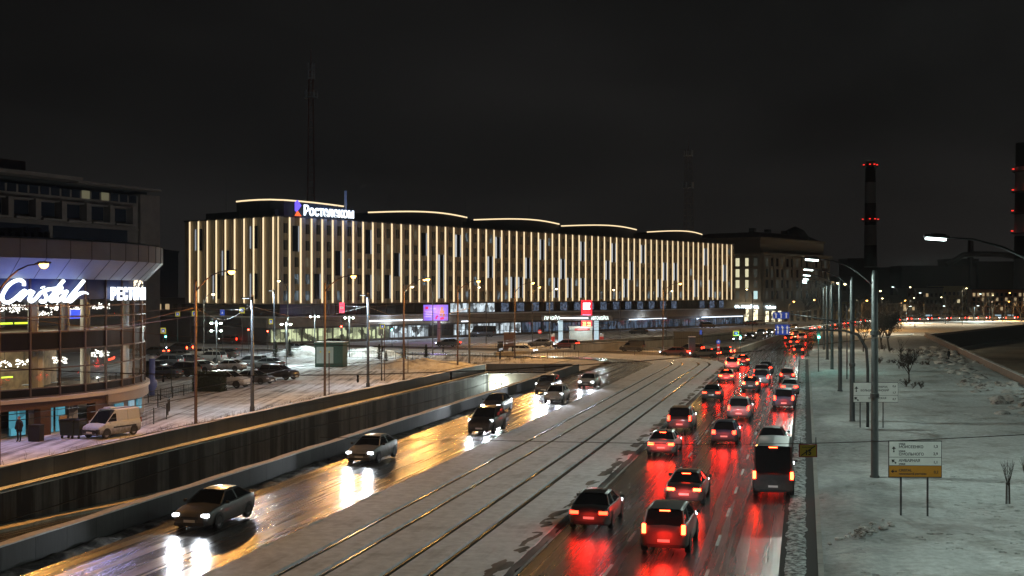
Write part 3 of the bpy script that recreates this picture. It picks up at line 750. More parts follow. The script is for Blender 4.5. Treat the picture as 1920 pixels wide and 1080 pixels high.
# contact wires and span wires
wire_m = mat('wire', (.05, .035, .025), .4, .5)
def wire(pts, r=.016, sag=0, m=wire_m, n=10):
    a, b = Vector(pts[0]), Vector(pts[1]); return MB().tube([a.lerp(b, i/n)-Vector((0, 0, sag*4*(i/n)*(1-i/n))) for i in range(n+1)], r, 0, 4)
k = 0
wl = [(P(u, -44.5, 8.6), P(u+6, 3.6, 8.6), u) for u in (38, 62, 92, 122)]
names_ = ['nearest', 'second', 'third', 'fourth']
for (a, b, u), nm in zip(wl, names_):
    t = empty('span_wire', a, 0, '%s span wire stretched high across the whole avenue' % nm, 'cable', 'span wires across the avenue')
    o = wire((Vector((0, 0, 0)), b-a), .016, 1.6).build('cable', wire_m, t)
    for f in (.45, .52, .6, .67):
        p = (b-a)*f-Vector((0, 0, 1.6*4*f*(1-f)+.0)); MB().lathe([(.03, -.28), (.05, -.2), (.03, -.12), (.05, -.04), (.02, 0)], 8, 0).build('insulator', black, t, loc=p)
for vv, zz_, nm in ((-22.6, 6.4, 'trolleybus wire above the left carriageway'), (-24.2, 6.4, 'second trolleybus wire above the left carriageway'), (-45.5, 8.9, 'cable strung along the thick masts of the car park side')):
    t = empty('overhead_cable', (0, 0, 0), 0, nm, 'cable'); MB().tube([P(u, vv, zz_-.35*abs(math.sin(u/28*math.pi))) for u in range(20, 176, 4)], .012, 0, 4).build('cable', wire_m, t)
for vv, nm in ((-17.25, 'left'), (-13.55, 'right')):
    t = empty('tram_wire', (0, 0, 0), 0, 'tram contact wire above the %s-hand track' % nm, 'cable', 'tram contact wires')
    MB().tube([RP(vv, s, 6.1+.12*math.cos(s/30*2*math.pi)) for s in range(14, 328, 6)], .012, 0, 4).build('cable', wire_m, t)
# yellow end-of-lane sign hanging on the near span wire
t = empty('road_sign', at(1515, 31, 0), 0, 'small yellow hanging sign with crossed-out 15 over the right kerb', 'sign')
Zs = zat(845, 31); sgn_y = mat('yellow sign', (.62, .42, .03), .5); 
MB().box((0, .01, Zs), (.46, .02, .33)).build('sign_frame', mat('sign red', (.35, .02, .02), .5), t)
MB().box((0, -.006, Zs), (.41, .012, .28)).build('sign_face', sgn_y, t)
o = text_mesh('15', .17, black, 'lettering', t, .002, .006, align='CENTER'); o.location = (.0, -.018, Zs-.10)
o = text_mesh('выделенной', .05, black, 'lettering', t, .002, align='CENTER', width=.3); o.location = (0, -.018, Zs+.075)
MB().box((0, -.016, Zs), (.44, .004, .025), ry=-.6).build('stripe', black, t)
MB().tube([(-.2, 0, Zs+.16), (-.2, 0, Zs+.3), (-.2, 0, Zs+.34)], .012).build('hanger', black, t)
MB().tube([(.2, 0, Zs+.16), (.2, 0, Zs+.34)], .012).build('hanger', black, t)
t = empty('span_wire', (0, 0, 0), 0, 'thin wire over the right road carrying the yellow hanging sign', 'cable')
zz = zat(833, 31)+.02
MB().tube([at(600, 40, zat(820, 40)), at(1240, 33, zat(832, 33)), at(1300, 32, zat(834, 32)), at(1515, 31, zz), at(1700, 29, zat(826, 29)), at(2100, 28, zat(806, 28))], .009, 0, 4).build('cable', wire_m, t)
for px in (1250, 1284):
    MB().tube([at(px, 32.6, zz+.17), at(px, 32.6, zz)], .022, 0, 6).build('insulator', black, t)

# direction signs in the park
sgn_w = mat('white sign', (.82, .84, .82), .55, noise=.12, nscale=1.2); sgn_o = mat('orange sign', (.55, .24, .02), .5)
def arrow(ang, s, mtl, parent, loc):
    c, d = math.cos(ang), math.sin(ang)
    def q(x, y): return (x*c-y*d, x*d+y*c)
    mb = MB()
    for sh in ([(0, .5), (-.38, .02), (-.12, .1), (-.1, -.12), (.1, -.12), (.12, .1), (.38, .02)], [(-.1, -.2), (-.14, -.5), (.14, -.5), (.1, -.2)]):
        pts = [q(x*s, y*s) for x, y in sh]
        mb.poly([(x, -.004, y) for x, y in pts])
    o = mb.build('arrow', mtl, parent); o.location = loc; return o
def dir_sign(pos, w_, rows, label, posts, hb, rz=0):
    t = empty('direction_sign', pos, rz, label, 'direction sign')
    H = sum(r['h'] for r in rows); z = hb+H
    MB().box((0, .03, hb+H/2), (w_+.05, .03, H+.05)).build('sign_frame', steel, t)
    for r in rows:
        z -= r['h']
        MB().box((0, 0, z+r['h']/2), (w_-.02, .03, r['h']-.025)).build('sign_panel', r['m'], t)
        arrow(r['a'], r.get('as', .26), black, t, (-w_/2+.2, -.018, z+r['h']/2))
        for (txt, x, dz, sz, al) in r['t']:
            o = text_mesh(txt, sz, mat('sign ink', (.03, .03, .035), .5), 'lettering', t, .002, .004, align=al)
            o.location = (x, -.02, z+dz)
    for x in posts: MB().tube([(x, .08, 0), (x, .08, hb+H-.05)], .045, 0, 8).build('post', pole_dark, t)
    return t
b1 = at(1716, 23000/(977-HZ)); w1 = 2.27
dir_sign(b1, w1, [dict(h=.70, m=sgn_w, a=0, t=[('улица', -.72, .555, .10, 'LEFT'), ('МОИСЕЕНКО', -.72, .40, .165, 'LEFT'), ('1,3', .98, .42, .165, 'RIGHT'), ('улица', -.72, .24, .10, 'LEFT'), ('СМОЛЬНОГО', -.72, .08, .165, 'LEFT'), ('2,9', .98, .10, .165, 'RIGHT')]),
                  dict(h=.37, m=sgn_w, a=R(50), t=[('АМБАРНАЯ', -.72, .17, .165, 'LEFT'), ('улица', -.72, .05, .10, 'LEFT'), ('1,1', .98, .10, .165, 'RIGHT')]),
                  dict(h=.50, m=sgn_o, a=R(90), t=[('CRISTAL', -.72, .25, .15, 'LEFT'), ('панорамный ресторан', -.72, .11, .11, 'LEFT'), ('0,2', 1.0, .17, .165, 'RIGHT')])],
         'near white direction sign on two posts with an orange bottom panel', (-.6, .56), 1.93, R(-2))
b2 = at(1642, 23000/(810-HZ))
dir_sign(b2, 3.2, [dict(h=.92, m=sgn_w, a=0, **{'as': .4}, t=[('пр-кт', -.2, .74, .13, 'LEFT'), ('БАКУНИНА', -.2, .55, .19, 'LEFT'), ('0,6', 1.45, .60, .2, 'RIGHT'), ('БОЛЬШЕОХТИНСКИЙ', -1.1, .30, .19, 'LEFT'), ('мост', -.2, .10, .13, 'LEFT'), ('1,7', 1.45, .14, .2, 'RIGHT')]),
                   dict(h=.48, m=sgn_w, a=R(50), **{'as': .4}, t=[('ХЕРСОНСКАЯ', -.55, .22, .19, 'LEFT'), ('улица', -.2, .06, .13, 'LEFT'), ('0,7', 1.45, .15, .2, 'RIGHT')])],
         'farther white direction sign half hidden behind the nearest big mast', (-1.1, .55), 2.15)

# blue lane signs on their bracket arms, signal
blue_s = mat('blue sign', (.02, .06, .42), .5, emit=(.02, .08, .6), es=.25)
def lane_sign(c, w_, h_, parent):
    MB().box(c, (w_, .05, h_)).build('sign_face', blue_s, parent)
    for i, dx in enumerate((-.32, 0, .32)):
        q = MB(); y = c[1]-.035
        q.poly([(c[0]+dx*w_-.04*w_, y, c[2]-.38*h_), (c[0]+dx*w_+.04*w_, y, c[2]-.38*h_), (c[0]+dx*w_+.04*w_, y, c[2]+.2*h_), (c[0]+dx*w_-.04*w_, y, c[2]+.2*h_)])
        q.poly([(c[0]+dx*w_-.1*w_, y-.002, c[2]+.18*h_), (c[0]+dx*w_+.1*w_, y-.002, c[2]+.18*h_), (c[0]+dx*w_-(.06*w_ if i < 2 else 0), y-.002, c[2]+.42*h_)])
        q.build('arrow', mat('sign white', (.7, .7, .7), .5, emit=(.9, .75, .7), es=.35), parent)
def arm_pole(px, Y, pts, label, cat, name, r=.11):
    b = at(px, Y); t = empty(name, b, 0, label, cat)
    MB().tube([(0, 0, 0)]+pts, [r]*(len(pts)-2)+[r*.8, r*.6, r*.45], 0, 8).build('pole', steel, t, smooth=True)
    return t, b
Y = 88.5; t, b = arm_pole(1627, Y, [(0, 0, 4.5), (-.1, 0, 6.0), (-.7, 0, 7.0), (-1.7, 0, 7.3), (-3.6, 0, 7.35), (-6.2, 0, 7.5)], 'curved grey arm mast reaching over the road with a blue lane sign', 'sign', 'sign_mast')
lane_sign(((1466.5-1627)/F*Y, -.12, zat(618, Y)), .98*1.05, .74, t)
Y = 122; t, b = arm_pole(1577, Y, [(0, 0, 6.0), (-.2, 0, 6.8), (-.9, 0, 7.3), (-2.5, 0, 7.5), (-5.5, 0, 8.0)], 'farther arm mast over the road with a smaller blue lane sign', 'sign', 'sign_mast')
lane_sign(((1464-1577)/F*Y, -.12, zat(591.5, Y)), 1.6, .66, t)
# thin extra posts of the right row
for px, py, h, lab in ((1588, 716, 8.5, 'thin dark post between the second and third lamp masts'), (1543, 640, 9.5, 'thin dark post beyond the farthest mast')):
    b = G(px, py); b.z = 0; t = empty('post', b, 0, lab, 'post'); MB().tube([(0, 0, 0), (0, 0, h)], .08).build('pole', pole_dark, t); MB().tube([(0, 0, h), (0, 0, h+.08)], .1).build('pole_cap', black, t)

def signal(px, py, Y, col, label, h=None, up=0, base_px=None):
    """traffic signal; py is the lit lens; lit: 'r' or 'g'"""
    b = at(px, Y); z = zat(py, Y); t = empty('traffic_light', b, 0, label, 'traffic light')
    MB().tube([(.0, .14, 0), (0, .14, z+1.2)], .07).build('pole', steel, t)
    c0 = z-.3 if col == 'r' else z+.3
    MB().box((0, 0, c0), (.36, .22, 1.0)).build('signal_housing', black, t, bevel=.03)
    for i, (k, cc) in enumerate((('r', (1, .04, .02)), ('y', (1, .6, .05)), ('g', (.1, 1, .75)))):
        on = (k == col); m = glow('signal '+k, cc, 45) if on else mat('signal off '+k, tuple(.08*x+.01 for x in cc), .3)
        q = MB(); n = 10; zz_ = c0+.3-.3*i; q.poly([(.13*math.cos(2*math.pi*j/n), -.115, zz_+.13*math.sin(2*math.pi*j/n)) for j in range(n)]); q.build('lens', m, t)
        q = MB(); q.tube([(0, -.11, zz_+.12), (0, -.3, zz_+.13)], .05); q.build('visor', black, t)
    if up: light('signal_light', (0, -.4, z), {'r': (1, .05, .02), 'g': (.1, 1, .8)}[col], up, t)
    return t
signal(1535, 632, 152, 'g', 'teal green traffic light beside the right-hand masts', up=260)
signal(1388, 632, 190, 'g', 'green traffic light by the yellow crossing sign', up=120)
signal(311, 631, 215, 'g', 'green traffic light at the far left crossing behind the parked cars', up=60)
signal(735, 618, 225, 'g', 'green traffic light left of the purple screen')
signal(640, 612, 215, 'r', 'red traffic light behind the green kiosk, on the left of a pair', up=60)
signal(466, 618, 205, 'r', 'small red traffic light beside the thick bluish mast')
signal(502, 621, 215, 'r', 'small red traffic light left of the lit ground-floor windows')
# crossing / information signs
def small_sign(px, py, Y, w_, h_, m, label, sym=None, round_=False, pz=True):
    b = at(px, Y); z = zat(py, Y); t = empty('road_sign', b, 0, label, 'sign')
    MB().tube([(0, .05, 0), (0, .05, z+h_/2)], .04).build('post', steel, t)
    q = MB()
    if round_:
        n = 16; pts = [(w_/2*math.cos(2*math.pi*j/n), w_/2*math.sin(2*math.pi*j/n)) for j in range(n)]
        for yy in (0, -.02): pass
        q.poly([(x, -.02, z+y) for x, y in pts]); q.poly([(x, .01, z+y) for x, y in reversed(pts)])
    else: q.box((0, 0, z), (w_, .03, h_))
    q.build('sign_face', m, t)
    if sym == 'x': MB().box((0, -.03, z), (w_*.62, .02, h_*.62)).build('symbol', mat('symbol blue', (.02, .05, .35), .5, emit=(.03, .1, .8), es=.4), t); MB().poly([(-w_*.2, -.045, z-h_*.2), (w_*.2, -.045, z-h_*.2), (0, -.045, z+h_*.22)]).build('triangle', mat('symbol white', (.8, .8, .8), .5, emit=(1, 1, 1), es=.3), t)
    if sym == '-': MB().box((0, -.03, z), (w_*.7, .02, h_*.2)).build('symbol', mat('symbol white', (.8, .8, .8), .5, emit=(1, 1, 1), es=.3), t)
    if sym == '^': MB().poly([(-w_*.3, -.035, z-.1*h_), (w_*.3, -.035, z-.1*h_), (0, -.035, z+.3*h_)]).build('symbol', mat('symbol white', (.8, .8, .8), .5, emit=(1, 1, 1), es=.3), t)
    return t
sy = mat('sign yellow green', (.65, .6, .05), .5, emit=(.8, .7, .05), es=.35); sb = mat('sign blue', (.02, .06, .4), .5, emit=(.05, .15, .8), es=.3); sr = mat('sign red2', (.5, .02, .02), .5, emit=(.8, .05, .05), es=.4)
small_sign(1380, 625, 190, .95, .8, sy, 'yellow framed crossing sign left of the green traffic light', 'x')
small_sign(1347, 641, 178, .62, .62, sb, 'round blue arrow sign standing on the far traffic island', '^', True)
t = small_sign(1347, 651, 177, .4, .9, sr, 'red and white striped island marker under the round blue sign', '-')
small_sign(1314, 623, 215, .4, .8, sb, 'small blue sign on the snowy far plaza')
small_sign(365, 588, 205, .9, .9, sy, 'yellow framed crossing sign beside the rusty lamp post', 'x'); small_sign(333, 589, 215, .8, .8, sy, 'yellow framed crossing sign left of the rusty lamp post', 'x')
small_sign(417, 586, 215, .8, 1.0, sb, 'blue crossing sign above the four floodlights', 'x'); small_sign(454, 582, 215, .9, 1.0, sy, 'yellow framed crossing sign just left of the thick bluish mast', 'x')
small_sign(306, 620, 190, .8, .9, sy, 'yellow framed crossing sign above the far left green light', 'x'); small_sign(508, 603, 215, .7, .9, sy, 'yellow sign on the post left of the lit shop windows', 'x')
small_sign(717, 612, 225, .9, .9, sy, 'yellow framed crossing sign left of the green light by the screen', 'x')
small_sign(1012, 622, 245, .8, .8, sr, 'round red no-entry sign in front of the petrol station', '-', True)
small_sign(641, 577, 222, .9, 1.9, glow('red sign glow', (1, .06, .12), 2.2), 'tall red lit sign on a post left of the purple screen', '-')
# ================================================================== THE LONG BUILDING WITH LIT FINS
ROT = math.atan2(.7744, .6327); K = Vector((-46.1, 241.0, 0)); T = Vector((.6327, .7744, 0))
def t_of(px):                              # distance along the facade seen at a pixel column
    a = (px-960)/F; return (a*K.y-K.x)/(T.x-a*T.y)
LB, DB = 183.0, 30.5
clad = mat('bronze cladding', (.66, .52, .34), .5, noise=.18, nscale=.4, stretch=(1, 1, .3)); wall_dk = mat('dark wall', (.30, .24, .16), .6, noise=.2, nscale=.5)
led = glow('warm strip glow', (1, .77, .45), 1.25); led_cool = glow('cool slot glow', (.78, .84, .92), .36)
glass_dk = mat('dark glazing', (.012, .013, .016), .25, spec=.4)
B = empty('office_building', K, ROT, 'long office building with glowing vertical light strips across its whole facade', 'building')
mb = MB(); mb.bb((.4, .4, 7.8), (LB, DB, 25.0)); mb.build('wall', wall_dk, B)
MB().bb((.2, .2, 25.0), (LB+.2, DB+.2, 25.35)).build('parapet', mat('roof edge', (.06, .055, .05), .7), B)
MB().bb((3.5, 3.5, 0), (LB-1, DB, 7.8)).build('recessed_storey', mat('recess wall', (.035, .033, .03), .9), B)
MB().bb((3.5, 5, 25.35), (LB-3, DB-3, 26.9)).build('attic', mat('attic wall', (.035, .035, .035), .8), B)
BAY = 2.86; NB = int(LB/BAY)
slots_px = [(559, 0), (636, 1), (599, 2), (692, 0), (692, 2), (741, 1), (727, 2), (788, 0), (820, 1), (835, 2), (864, 0), (920, 1), (933, 0), (960, 2), (974, 2), (986, 1), (1011, 0), (1036, 2), (1059, 1), (1071, 2), (1092, 0), (1094, 2), (1136, 1), (1147, 0),
            (1169, 2), (1188, 1), (1207, 0), (1236, 2), (1246, 1), (1263, 1), (1301, 2), (1323, 0), (1333, 2), (1358, 1), (1374, 0)]
slots = set((int((t_of(p)-.3)/BAY), b) for p, b in slots_px)
SZ = {0: (18.3, 23.4), 1: (13.6, 18.7), 2: (8.8, 13.9)}
fin_mb = MB(); fin_mb.bb((-.10, -.5, 7.8), (.10, .0, 25.2)); 
led_mb = MB(); led_mb.bb((-.19, -.60, 8.0), (.19, -.5, 25.0))
pan_mb = MB(); pan_mb.bb((.12, .14, 7.8), (1.5, .4, 25.1))
fin0 = led0 = pan0 = None
def place(proto, mb, name, m, loc, rz=0):
    if proto is None:
        o = mb.build(name, m, B, loc=loc, rz=rz); return o, o
    o = proto.copy(); COL.objects.link(o); o.location = loc; o.rotation_euler = (0, 0, rz); return proto, o
for i in range(NB+1):
    x = .15+i*BAY
    fin0, _ = place(fin0, fin_mb, 'fin', clad, (x, .4, 0)); led0, _ = place(led0, led_mb, 'light_strip', led, (x, .4, 0))
    if i < NB: pan0, _ = place(pan0, pan_mb, 'cladding_panel', clad, (x, 0, 0))
NL = 10
for i in range(NL):
    y = .9+i*3.0
    fin0, _ = place(fin0, fin_mb, 'fin', clad, (.4, y+.2, 0), R(-90)); led0, _ = place(led0, led_mb, 'light_strip', led, (.4, y+.2, 0), R(-90))
    pan0, _ = place(pan0, pan_mb, 'cladding_panel', clad, (0, y+.2, 0), R(-90)) if False else (pan0, None)
mb = MB()
for i in range(NL-0):
    y = .9+i*3.0; mb.bb((.14, y-1.6+.2, 7.8), (.4, y-.0, 25.1))
mb.build('side_cladding', clad, B)
# window slots: two-storey boxes with a cool light edge
rr = random.Random(3)
for b, lv in sorted(slots):
    if b < 0 or b >= NB: continue
    x0 = .15+b*BAY; z0, z1 = SZ[lv]; far = b > 45
    o = MB().bb((x0+.95, -.12, z0), (x0+2.2, .13, z1)).build('window_slot', glass_dk, B)
    MB().bb((x0+2.2, -.2, z0), (x0+2.45, .12, z1)).build('slot_light', led_cool, o)
    if b > 14:
        q = MB(); n = 9
        q.bb((x0+.72, -.2, z0), (x0+.95, .12, z1))
        q.build('slot_light', glow('slot bright', (.9, .95, 1), .5), o)
for i, lv in ((1, 0), (4, 1), (3, 2), (7, 0), (7, 2)):      # the same on the short left face, counted from its far end
    y1 = DB-.8-i*3.0; z0, z1 = SZ[lv]
    if lv == 0: z0 += .6
    o = MB().bb((-.12, y1-2.5, z0), (.13, y1-.8, z1)).build('window_slot', glass_dk, B)
    MB().bb((-.2, y1-.8, z0), (-.121, y1-.45, z1)).build('slot_light', led_cool, o)
# ordinary windows between the panels
wins = []
for i in range(NB):
    for f in range(5):
        z0 = 8.5+f*3.35
        if any((i, lv) in slots and SZ[lv][0] < z0+1.9 and SZ[lv][1] > z0 for lv in range(3)): continue
        wins.append((i, z0))
dim = [glass_dk, glass_dk, glass_dk, glass_dk, pane_mat('cool window light', (.5, .7, .85), .16), glow('dim warm window', (1, .85, .5), .06)]
wm = [MB().bb((0, 0, 0), (1.12, .06, 1.95)) for _ in range(1)][0]; wp = {}
rest = MB(); cnt = 0
for i, z0 in wins:
    x = .15+i*BAY+1.58; q = rr.random()
    m = dim[4] if ((z0 < 12.5 and q < .28) or q < .05) else (dim[5] if q > .93 else glass_dk)
    if cnt < 62:
        key = m.name
        if key not in wp: wp[key] = wm.build('window', m, B, loc=(x, .33, z0))
        else:
            o = wp[key].copy(); COL.objects.link(o); o.location = (x, .33, z0)
        cnt += 1
    else: rest.bb((x, .33, z0), (x+1.12, .39, z0+1.95), 1 if m is dim[4] else 0)
rest.build('window', [glass_dk, dim[4]], B)['kind'] = 'stuff'
# storey of dark glass with a lit stretch under the fins
mb = MB(); n = 60
for i in range(n):
    x = 3.6+i*3.0
    if x > LB-3: break
    mb.bb((x, 3.40, 5.35), (x+2.8, 3.5, 7.7))
mb.build('glass_band', glass_dk, B)
lit_w = pane_mat('white interior', (.78, .92, 1.0), .75, sc=(.9, .9, .8)); lit_g = pane_mat('greenish interior', (.85, .95, .55), .6, sc=(.8, .8, .9)); lit_b = pane_mat('bluish interior', (.35, .55, .85), .13, sc=(.7, .7, .6)); lit_sp = pane_mat('sparkling reflections', (.45, .6, .9), .3, sc=(2.5, 2.5, 2.5), thr=.9)  # lit_sp: glass reflections painted in as a glow
for a, b_, m in ((865, 948, lit_w), (620, 700, glass_dk), (960, 1290, lit_sp), (1330, 1375, lit_sp)):
    ta, tb = t_of(a), t_of(b_); x = ta
    while x < tb: MB().bb((x, 3.33, 5.5), (min(x+3, tb)-.15, 3.39, 7.6)).build('glass_pane', m, B); x += 3.0 if m is lit_w else 6
# podium: stone band on the ground floor, shop windows
POD = -4.0
pm_ = mat('podium stone', (.24, .20, .155), .7, noise=.3, nscale=.5)
MB().bb((-6, POD, 3.35), (LB-1, 3.6, 5.2)).build('podium_band', pm_, B)
MB().bb((-6, POD, 5.2), (LB-1, 3.5, 5.35)).build('roof_snow', cap_snow, B)
MB().bb((-5.5, POD+.6, 0), (LB-1, 30, 3.35)).build('ground_storey', mat('ground storey wall', (.07, .062, .055), .6, noise=.3), B)
MB().bb((-6, POD, 5.2), (0, 30, 5.36)).build('roof_snow', cap_snow, B)
x = -4.6; cnt = 0
while x < LB-4:
    px = 960+F*(K.x+T.x*x)/(K.y+T.y*x)
    q = rr.random()
    m = lit_g if 470 < px < 700 and q < .8 else lit_w if (700 < px < 950 and q < .8) else lit_b if px > 950 else mat('dark shopfront', (.02, .02, .02), .1)
    z1 = 2.95 if px < 1000 else 2.6
    o = MB().bb((x, POD+.5, .55), (x+3.6, POD+.6, z1)).build('shop_window', m, B)
    q = MB()
    for k in (0, 1.2, 2.4, 3.6): q.bb((x+k-.04, POD+.43, .5), (x+k+.04, POD+.499, z1))
    q.bb((x, POD+.43, z1), (x+3.6, POD+.499, z1+.12)); q.build('mullion', black, o)
    x += 4.05
# long cool light tubes under the podium band
for a, b_, z in ((663, 770, 4.2), (1156, 1226, 2.9), (1293, 1370, 2.9), (840, 852, 3.6)):
    ta, tb = t_of(a), t_of(b_)
    MB().bb((ta, POD-.25, z-.12), (tb, POD-.05, z+.12)).build('light_tube', glow('cold tube glow', (.78, .88, 1), 2.4), B)
for a, z in ((1300, 1.5), (1180, 1.6), (700, 2.5), (800, 2.4)):
    light('lamp_light', (t_of(a), POD-1.5, z+1.2), (.65, .8, 1), 500, B, .4)  # added fill lights without fittings, brightening the shop fronts
# left low wing with the blue gate
MB().bb((-6, 20, 0), (3, 44, 6.2)).build('low_wing', mat('wing wall', (.10, .085, .07), .7, noise=.3), B)
MB().bb((-6.1, 30, .2), (-6.0, 36, 4.2)).build('gate', mat('blue gate', (.02, .03, .22), .5), B)
# five rooftop pods with curved light lines
def t_in(px, d):
    a = (px-960)/F; o = K+Vector((-.7744, .6327, 0))*d; return (a*o.y-o.x)/(T.x-a*T.y)
pods = [(1.0, 20.5, 29.0)]+[(t_in(a_, 5.5), t_in(b_, 5.5), 27.6) for a_, b_ in ((690, 875), (888, 1048), (1052, 1193), (1213, 1316))]
for i, (x0, x1, zt) in enumerate(pods):
    if i == 0: x0 = 1.0
    n = 22; L = x1-x0; arc = []
    for k in range(n+1):
        u_ = k/n; arc.append((x0+L*u_, 5.5-2.6*math.sin(math.pi*u_)))
    if i == 0:
        arc = []
        for k in range(n+1):
            u_ = k/n
            if u_ < .35: a = math.pi/2*(1-u_/.35); arc.append((6.5-5.5*math.sin(a), 24-(24-7)*(1-math.sin(a)**1.0)-3*0))
            else: v_ = (u_-.35)/.65; arc.append((6.5+(20.5-6.5)*v_, 7-5.6*math.sin(math.pi/2*min(1, v_*2.2))))
        arc = [(3.75, 17.5), (3.2, 15), (2.9, 12), (2.8, 9), (3.3, 6.2), (5.2, 4.2), (8, 3.2), (12, 2.8), (16, 2.8), (20.5, 3.2)]
    n = len(arc)-1
    out = arc+[(x1, 19), (x0 if i else 12, 19)]
    q = MB(); m_o = len(out)
    tops = [(p_[0], p_[1], zt+(-.7*(k_/n)**2 if i == 0 else .6*math.sin(math.pi*k_/n)+.45*k_/n)) for k_, p_ in enumerate(arc)]+[(x1, 19, zt), (out[-1][0], 19, zt)]
    for k_ in range(m_o): a_, b_ = tops[k_], tops[(k_+1) % m_o]; q.poly([(a_[0], a_[1], 25), (b_[0], b_[1], 25), b_, a_])
    q.poly(tops); o = q.build('roof_pod', mat('pod wall', (.028, .028, .03), .5), B)
    path = []
    for k, (x, y) in enumerate(arc):
        path.append((x, y-.05, zt+(-.7*(k/n)**2 if i == 0 else .6*math.sin(math.pi*k/n)+.45*k/n)))
    MB().tube(path, .17, 0, 6).build('light_line', led, o)
# roof clutter
mb = MB(); rr = random.Random(8)
for _ in range(46):
    x = 4+rr.random()*(LB-10); y = 4+rr.random()*8; h = .4+rr.random()*1.1; mb.bb((x, y, 26.9), (x+.5+rr.random()*1.6, y+1, 26.9+h))
mb.build('roof_equipment', black, B)
mb = MB()
for px in (1021, 1157, 757, 455, 902):
    x = t_of(px); mb.tube([(x, 5, 26), (x, 5, 32.3)], .05, 0, 4); mb.tube([(x-.5, 5, 31.3), (x+.5, 5, 31.3)], .03, 0, 4)
mb.build('antenna', pole_dark, B)
x = 20.2; MB().bb((x-.18, 2.0, 27.5), (x+.18, 2.4, 31.5)).build('aerial_panel', mat('pale metal', (.4, .42, .45), .5), B)
# the roof sign
S = empty('roof_sign', K+T*5.6+Vector((.7744, -.6327, 0))*(-.2), ROT, 'white lit Cyrillic rooftop sign with a purple and orange emblem', 'sign')
zb = 25.45
wg = glow('sign white glow', (.80, .90, 1), 2.2)
o = text_mesh('Ростелеком', 2.85, wg, 'lettering', S, .12, .05, width=13.6); o.location = (1.1, -.2, zb+.2)
q = MB()
q.poly([(-1.25, -.3, zb+1.0), (-1.25, -.3, zb+2.6), (-.55, -.3, zb+3.15), (.5, -.3, zb+2.1), (-.25, -.3, zb+1.15), (-.9, -.3, zb+.75)]); q.build('emblem', glow('emblem purple', (.16, .10, 1), 1.4), S)
q = MB(); q.poly([(-1.3, -.3, zb-.05), (-.55, -.3, zb+1.05), (.55, -.3, zb-.05)]); q.build('emblem', glow('emblem orange', (1, .13, .01), 1.5), S)
mb = MB()
for xx in frange(-1.3, 14.4, 8): mb.bb((xx-.04, -.05, 25.35), (xx+.04, .03, zb+2.6))
mb.bb((-1.4, -.05, zb+.2), (14.8, .03, zb+.3)); mb.bb((-1.4, -.05, zb+2.0), (14.8, .03, zb+2.1)); mb.build('sign_frame', black, S)
for sx in (3, 8, 13): light('sign_light', (sx, -1.4, zb+1.5), (.12, .3, 1), 260, S, .6)

# ================================================================== NEOCLASSICAL BLOCK AT THE RIGHT END
def facade_windows(parent, m_list, cols, rows, fn, w_, h_, name='window', proto={}, frame=None):
    for i in range(cols):
        for j in range(rows):
            loc, rz = fn(i, j); m = m_list(i, j)
            key = (m.name, w_, h_, name)
            if key in proto: o = proto[key].copy(); COL.objects.link(o); o.parent = parent
            else: o = MB().bb((-w_/2, -.06, 0), (w_/2, .05, h_)).build(name, m, parent); proto[key] = o
            o.location = loc; o.rotation_euler = (0, 0, rz)
C2 = at(1430, 410); C2.z = 0
N = empty('stone_building', C2, ROT, 'stone block with cornice and tall windows at the right end of the lit building', 'building')
stone = mat('warm stone', (.19, .165, .13), .75, noise=.25, nscale=.4)
MB().bb((0, 0, 0), (52, 30, 22.6)).build('wall', stone, N)
MB().bb((-.7, -.7, 22.6), (52.7, 30.7, 23.6)).build('cornice', stone, N); MB().bb((-.4, -.4, 6.6), (52.4, 30.4, 7.2)).build('cornice', stone, N)
MB().bb((2, 2, 23.6), (51, 29, 28.2)).build('attic', mat('attic stone', (.16, .14, .11), .8), N); MB().bb((1.4, 1.4, 28.2), (51.6, 29.6, 28.9)).build('cornice', stone, N)
q = MB(); q.prism([(3, 3), (50, 3), (50, 28), (3, 28)], 28.9, 29.0)
q = MB(); q.box((26.5, 15.5, 29.9), (47, 25, 2.0), taper=.8); q.build('roof', mat('dark roof', (.04, .04, .045), .7), N)
q = MB()
for x in (9, 20, 33, 44): q.bb((x, 8, 30), (x+1.6, 10, 33.6))
for b_i in range(4): MB().bb(((9, 20, 33, 44)[b_i], 8, 29.5), ((9, 20, 33, 44)[b_i]+1.6, 10, 32.4)).build('chimney', black, N)
dome = MB().lathe([(5, 0), (4.6, 2.0), (3.2, 3.9), (1.2, 4.9), (.2, 5.3)], 18, 0, (40, 8)).build('dome', mat('dark roof', (.04, .04, .045), .7), N, smooth=True, loc=(0, 0, 28.9))
q = MB()
for x in [.5]+list(frange(7.5, 51, 6)): q.bb((x-.35, -.35, 7.2), (x+.35, .02, 22.6))
for y in (.8, 6.8, 12.8): q.bb((-.35, y-.35, 7.2), (.02, y+.35, 22.6))
q.build('pilaster', stone, N)
lit_y = glow('stairwell light', (1, .93, .6), .75); wd = glass_dk; wdim = glow('faint window', (.5, .55, .45), .05)
facade_windows(N, lambda i, j: wd if (i+j) % 3 else wdim, 13, 4, lambda i, j: ((3+i*3.75, -.02, 8+j*3.7), 0), 1.5, 2.7)
facade_windows(N, lambda i, j: (lit_y if i in (1, 2) and j else (glow('green window', (.6, .9, .9), .9) if (i == 0 and j == 0) else wdim)), 3, 4, lambda i, j: ((-.02, 2.6+i*3.4, 8+j*3.7), R(-90)), 1.4, 2.7)
facade_windows(N, lambda i, j: pane_mat('shop interior', (1, .9, .6), 1.6) if 'shop interior' not in MAT else MAT['shop interior'], 3, 1, lambda i, j: ((-.02, 2.6+i*3.4, .3), R(-90)), 1.5, 4.2)
